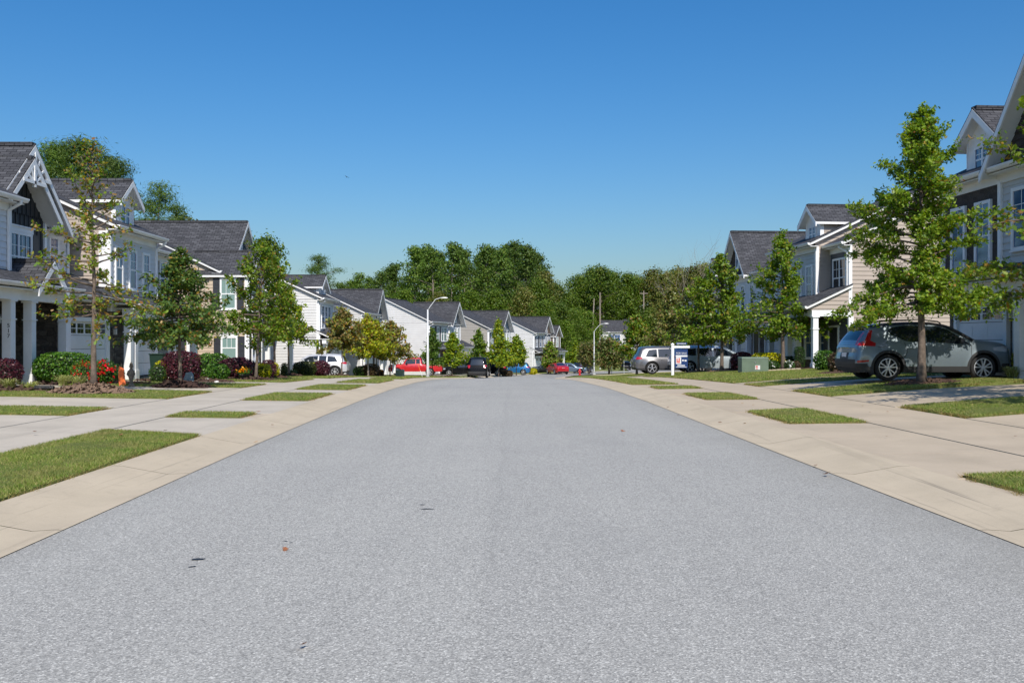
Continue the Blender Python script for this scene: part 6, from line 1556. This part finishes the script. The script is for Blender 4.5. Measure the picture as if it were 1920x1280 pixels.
# green transformer boxes
def ubox(label, x, Y, w, d, h, mt, lab=True, rz=0):
    X = px(x, Y); r = emp('utility_box', (X, Y, Gz(X, Y)), rz, label, 'utility box')
    m = MB(); m.box(-w/2, w/2, -d/2, d/2, -.05, h*.9); m.add([(-w/2-.02, -d/2-.02, h*.9), (w/2+.02, -d/2-.02, h*.9), (w/2+.02, d/2+.02, h*.9), (-w/2-.02, d/2+.02, h*.9), (-w/2+.02, -d/2+.05, h), (w/2-.02, -d/2+.05, h), (w/2-.02, d/2, h), (-w/2+.02, d/2, h)], [[0, 1, 5, 4], [1, 2, 6, 5], [2, 3, 7, 6], [3, 0, 4, 7], [4, 5, 6, 7], [3, 2, 1, 0]])
    m.build('cabinet', M[mt], r, bevel=.012)
    m = MB(); m.box(-w*.02, w*.02, -d/2-.02, -d/2-.001, h*.62, h*.72); m.build('latch', M['metal'], r)
    if lab:
        m = MB(); m.box(.0, .22, -d/2-.006, -d/2-.001, h*.22, h*.48); q = m.build('warning_label', M['plate'], r); m = MB(); m.box(.02, .12, -d/2-.009, -d/2-.0065, h*.36, h*.45); m.box(.03, .12, -d/2-.009, -d/2-.0065, h*.25, h*.31); m.build('warning_print', M['label_red'], q)
ubox('green metal utility box on the right lawn by the golden hedge', 1412, 41.6, 1.2, .9, .72, 'util_green', True, R(-3))
M['util_pale'] = dirty('utility_pale_green', (.26, .36, .29), .5, .1, 2)
ubox('small pale green utility box in front of the red pickup', 750, 76, .68, .6, .62, 'util_pale', False)
X = px(793, 75); r = emp('marker_post', (X, 75, Gz(X, 75)), 0, 'leaning orange and white marker post left of the lamp post', 'marker post')
m = MB(); m.bar((0, 0, -.05), (-.22, 0, .55), .07, .03); m.build('post', M['plate'], r); m = MB(); m.bar((-.222, 0, .552), (-.42, 0, 1.12), .08, .035); m.build('sleeve', M['orange'], r)
X = px(1087, 107); r = emp('fire_hydrant', (X, 107, Gz(X, 107)), 0, 'red fire hydrant beside the path at the far right kerb', 'hydrant'); M['hydrant'] = mat('hydrant_red', (.55, .02, .02), .4)
m = MB(); m.lathe([(.17, 0), (.17, .06), (.11, .07), (.11, .52), (.15, .53), (.15, .58), (.12, .62), (.07, .72), (.03, .75), (.03, .80), (0, .80)], n=14); m.build('barrel', M['hydrant'], r, smooth=True, angle=R(40))
for sx in (-1, 1):
    m = MB(); m.tube([(sx*.09, 0, .42), (sx*.2, 0, .42)], .055, 10); m.build('nozzle', M['hydrant'], r)
X = px(1147, 112); r = emp('street_sign', (X, 112, Gz(X, 112)), 0, 'green street name sign on a thin pole in front of the round tree', 'street sign')
m = MB(); m.tube([(0, 0, -.1), (0, 0, 3.75)], .035, 8); m.build('pole', M['galv'], r); m = MB(); m.box(-.28, .28, -.012, .012, 3.62, 3.84); m.build('name_plate', M['sign_green'], r); m = MB(); m.box(-.012, .012, -.3, .3, 3.85, 4.05); m.build('name_plate', M['sign_green'], r)
X = px(1170, 122); r = emp('sign_pole', (X, 122, Gz(X, 122)), 0, 'thin bare sign pole in front of the far black car', 'sign pole'); m = MB(); m.tube([(0, 0, -.1), (0, 0, 2.9)], .035, 8); m.build('pole', M['galv'], r); m = MB(); m.box(-.05, .05, -.25, .25, 2.3, 2.85); m.build('sign_plate', M['galv'], r)
# front garden things on the left
X, Y = px(83, 23.6), 23.6; r = emp('drain_pipe', (X, Y, Gz(X, Y)), 0, 'black corrugated drain pipe lying on the mulch at the left', 'pipe')
m = MB(); m.tube([(-.26+k*.02, .02*math.sin(k*.2), .10) for k in range(27)], [.055+.007*(k % 2) for k in range(27)], 12, cap=False); m.build('hose', M['black'], r)
X, Y = px(229, 27.6), 27.6; r = emp('garden_board', (X, Y, Gz(X, Y)), R(8), 'bright orange upright board leaning in the bed right of the red flowers', 'board')
m = MB(); m.add([(-.09, 0, .02), (.06, -.02, .0), (.10, 0, .02), (.02, .10, .52), (-.12, .10, .60), (-.13, .08, .3)], [[0, 1, 2, 3, 4, 5]]); m.add([(-.09, .03, .02), (.06, .01, .0), (.10, .03, .02), (.02, .13, .52), (-.12, .13, .60), (-.13, .11, .3)], [[5, 4, 3, 2, 1, 0]]); m.build('panel', M['orange'], r); m = MB(); m.bar((-.06, .14, 0), (-.06, .14, .7), .02); m.build('stake', M['bark'], r)
X, Y = px(246, 27.4), 27.4; r = emp('garden_statue', (X, Y, Gz(X, Y)), 0, 'small weathered garden figure standing by the driveway edge', 'statue'); M['statue'] = dirty('weathered_statue', (.20, .17, .13), .8, .3, 12)
m = MB(); m.lathe([(.0, 0), (.10, 0), (.10, .04), (.06, .06), (.05, .16), (.075, .26), (.09, .36), (.085, .46), (.05, .52), (.035, .545), (.055, .58), (.058, .62), (.04, .665), (.05, .67), (.02, .72), (0, .75)], n=14); m.build('figure', M['statue'], r, smooth=True)
for sx in (-1, 1):
    m = MB(); m.tube([(sx*.075, 0, .48), (sx*.11, -.03, .36), (sx*.05, -.09, .32)], [.026, .022, .018], 7); m.build('arm', M['statue'], r, smooth=True)
X, Y = px(300, 36.9), 36.9; r = emp('wheelie_bin', (X-.05, Y, Gz(X, Y)), 0, 'dark green wheelie bin beside the garage left of the burgundy bush', 'bin'); M['bin'] = mat('bin_green', (.008, .03, .02), .5)
m = MB(); m.add([(-.22, -.24, .06), (.22, -.24, .06), (.22, .24, .06), (-.22, .24, .06), (-.27, -.30, .95), (.27, -.30, .95), (.27, .30, .95), (-.27, .30, .95)], [[0, 3, 2, 1], [4, 5, 6, 7], [0, 1, 5, 4], [1, 2, 6, 5], [2, 3, 7, 6], [3, 0, 4, 7]]); m.build('tub', M['bin'], r, bevel=.01); m = MB(); m.box(-.29, .29, -.33, .32, .953, 1.0); m.build('lid', M['bin'], r, bevel=.01)
for sx in (-1, 1):
    m = MB(); m.lathe([(0, -.025), (.1, -.025), (.1, .025), (0, .025)], (sx*.2, .27, .1), 12, 'y'); m.build('wheel', M['black'], r)
X, Y = px(353, 28.6), 28.6; r = None; M['slate'] = dirty('grey_slate', (.34, .40, .42), .7, .3, 8)
m = MB(); m.add([(-.10, 0, -.03), (.12, 0, -.03), (.16, .02, .14), (.13, .05, .34), (.05, .07, .43), (-.10, .06, .40), (-.16, .03, .2)], [[0, 1, 2, 3, 4, 5, 6]]); m.add([(-.10, .05, -.03), (.12, .05, -.03), (.16, .07, .14), (.13, .10, .34), (.05, .12, .43), (-.10, .11, .40), (-.16, .08, .2)], [[6, 5, 4, 3, 2, 1, 0]])
m.add([(-.10, 0, -.03), (.12, 0, -.03), (.12, .05, -.03), (-.10, .05, -.03)], [[0, 1, 2, 3]]); n = 7
fr = m.v[:7]; bk = m.v[7:14]
for k in range(7): m.add([fr[k], fr[(k+1) % 7], bk[(k+1) % 7], bk[k]], [[0, 1, 2, 3]])
o = m.build('slate_stone', M['slate']); o.location = (X, Y, Gz(X, Y)); tag(o, 'upright pale slate stone beside the small dark leaved tree', 'stone')
M['rock'] = dirty('white_rock', (.55, .54, .52), .9, .3, 9)
def rock(label, x, Y, s, mt='rock'):
    X = px(x, Y); rr = random.Random(int(x)); bm = bmesh.new(); bmesh.ops.create_icosphere(bm, subdivisions=2, radius=s)
    for v in bm.verts: v.co *= rr.uniform(.8, 1.15); v.co.z *= .62
    me = bpy.data.meshes.new('rock'); bm.to_mesh(me); bm.free(); me.materials.append(M[mt]); o = link('rock', me); o.location = (X, Y, Gz(X, Y)+s*.35); tag(o, label, 'rock')
rock('small white rock on the lawn below the low green ball bush', 406, 31.5, .08); rock('white rock at the right frame edge by the striped grass', 1913, 25, .11); rock('white rock beside the low green bush under the hedge', 389, 34.0, .11)
# edging stones of the planting bed
for k in range(9):
    X = px(1430+k*9, 40.9+.05*k); bx = MB(); bx.box(-.105, .105, -.05, .05, 0, .10); o = bx.build('edging_block', M['concrete'], bevel=.008); o.location = (X, 41.4+.04*k, Gz(X, 41.4)+.0); o.rotation_euler.z = random.uniform(-.05, .05)
    tag(o, 'pale edging block in the row along the front of the oak planting bed', 'edging block', 'edging blocks of the oak planting bed')
# porch things
X, Y = -16.15, 28.9; r = emp('storage_tub', (X, Y, .17-.11), 0, 'yellow plastic tub on the porch between the white columns', 'tub')
m = MB(); m.add([(-.30, -.25, 0), (.30, -.25, 0), (.30, .25, 0), (-.30, .25, 0), (-.36, -.3, .45), (.36, -.3, .45), (.36, .3, .45), (-.36, .3, .45)], [[0, 3, 2, 1], [4, 5, 6, 7], [0, 1, 5, 4], [1, 2, 6, 5], [2, 3, 7, 6], [3, 0, 4, 7]]); m.build('tub', M['yellow_plastic'], r, bevel=.015); m = MB(); m.box(-.38, .38, -.32, .32, .453, .50); m.build('lid', M['yellow_plastic'], r, bevel=.01)
# flag on the fifth house
M['flag_red'] = mat('flag_red', (.45, .03, .05), .7); M['flag_blue'] = mat('flag_blue', (.02, .03, .12), .7); M['flag_white'] = mat('flag_white', (.7, .7, .7), .7)
X, Y = px(656, 82), 82.2; z = pz(664, 82); r = emp('flag', (X, Y, z), 0, 'striped red and white flag on a slanted staff by the porch', 'flag')
m = MB(); m.bar((-.05, 0, -.05), (.72, 0, .52), .03); m.build('staff', M['white'], r)
st = MB(); n = 13
ax = Vector((.80, 0, .6)).normalized(); dn = Vector((.30, 0, -1)).normalized()
for i in range(n):
    for k in range(8):
        pt = lambda a, b: tuple(Vector((.10, 0, .06))+ax*(.65*a)+dn*(.98*b)+Vector((0, .05*math.sin(b*7+a*3), 0)))
        st.add([pt(i/n, k/8), pt((i+1)/n, k/8), pt((i+1)/n, (k+1)/8), pt(i/n, (k+1)/8)], [[0, 1, 2, 3]], 2 if i >= 6 and k < 3 else i % 2)
st.build('cloth', [M['flag_red'], M['flag_white'], M['flag_blue']], r, merge=.001)
# bird
X, Y = px(650, 60), 60; m = MB(); m.lathe([(0, -.16), (.03, -.1), (.05, 0), (.03, .1), (0, .18)], n=8, axis='y'); m.add([(0, -.05, .02), (0, .06, .02), (.22, .02, .09), (.42, -.06, .03)], [[0, 1, 2, 3]]); m.add([(0, -.05, .02), (0, .06, .02), (-.22, .02, .09), (-.42, -.06, .03)], [[0, 1, 2, 3]])
o = m.build('bird', M['black'], smooth=False); o.scale = (.55, .55, .55); o.location = (X, Y, pz(332, 60)); o.rotation_euler = (.2, .3, .9); tag(o, 'tiny dark bird gliding in the open sky', 'bird')
# utility poles in the wood
for x, yt, lb in ((1125, 548, 'tall bare utility pole standing before the right wood'), (1114, 560, 'leaning bare pole left of the tall utility pole'), (1207, 545, 'utility pole among the brown tinged trees')):
    Y = 205; X = px(x, Y); r = emp('utility_pole', (X, Y, Gz(X, Y)), 0, lb, 'pole'); h = pz(yt, Y)-Gz(X, Y); m = MB(); m.tube([(0 if x != 1114 else -.8, 0, -.2), (0, 0, h)], [.2, .12], 8); m.build('pole', M['bark_pale'], r)
    if x == 1207: m = MB(); m.bar((-.9, 0, h-.6), (.9, 0, h-.6), .14); m.build('crossarm', M['bark_pale'], r)
# ------------------------------------------------------------------ light, sky, camera
S = Vector((.175, -.99, 1.0)).normalized(); el = math.asin(S.z)
w = bpy.data.worlds.new('World'); SC.world = w; w.use_nodes = True; nt = w.node_tree
sky = nt.nodes.new('ShaderNodeTexSky'); sky.sky_type = 'NISHITA'; sky.sun_disc = False
sky.sun_elevation = el; sky.sun_rotation = math.atan2(S.x, S.y); sky.altitude = 1200; sky.air_density = 1.6; sky.dust_density = 4.5; sky.ozone_density = 9
bg = nt.nodes['Background']; bg.inputs['Strength'].default_value = SKY_S
hs = nt.nodes.new('ShaderNodeHueSaturation'); hs.inputs['Saturation'].default_value = SKY_SAT; hs.inputs['Hue'].default_value = SKY_HUE
nt.links.new(sky.outputs[0], hs.inputs['Color']); nt.links.new(hs.outputs[0], bg.inputs['Color'])
sd = bpy.data.lights.new('sun', 'SUN'); sd.energy = SUN_E; sd.angle = R(.53); sd.color = (1, .93, .83)
so = bpy.data.objects.new('sun', sd); COL.objects.link(so); so.rotation_euler = S.to_track_quat('Z', 'Y').to_euler(); so.location = (20, -40, 60)
cd = bpy.data.cameras.new('camera'); cam = bpy.data.objects.new('camera', cd); COL.objects.link(cam)
cam.location = (0, 0, 1.46); cam.rotation_euler = (R(90), 0, 0); cd.sensor_width = 36; cd.lens = 36*1700/1920; cd.clip_start = .1; cd.clip_end = 4000
SC.camera = cam
SC.view_settings.view_transform = 'Standard'; SC.view_settings.look = 'None'; SC.view_settings.exposure = 0; SC.view_settings.gamma = 1
SC.render.engine = 'CYCLES'; SC.cycles.use_denoising = True; SC.cycles.max_bounces = 6; SC.cycles.transparent_max_bounces = 8
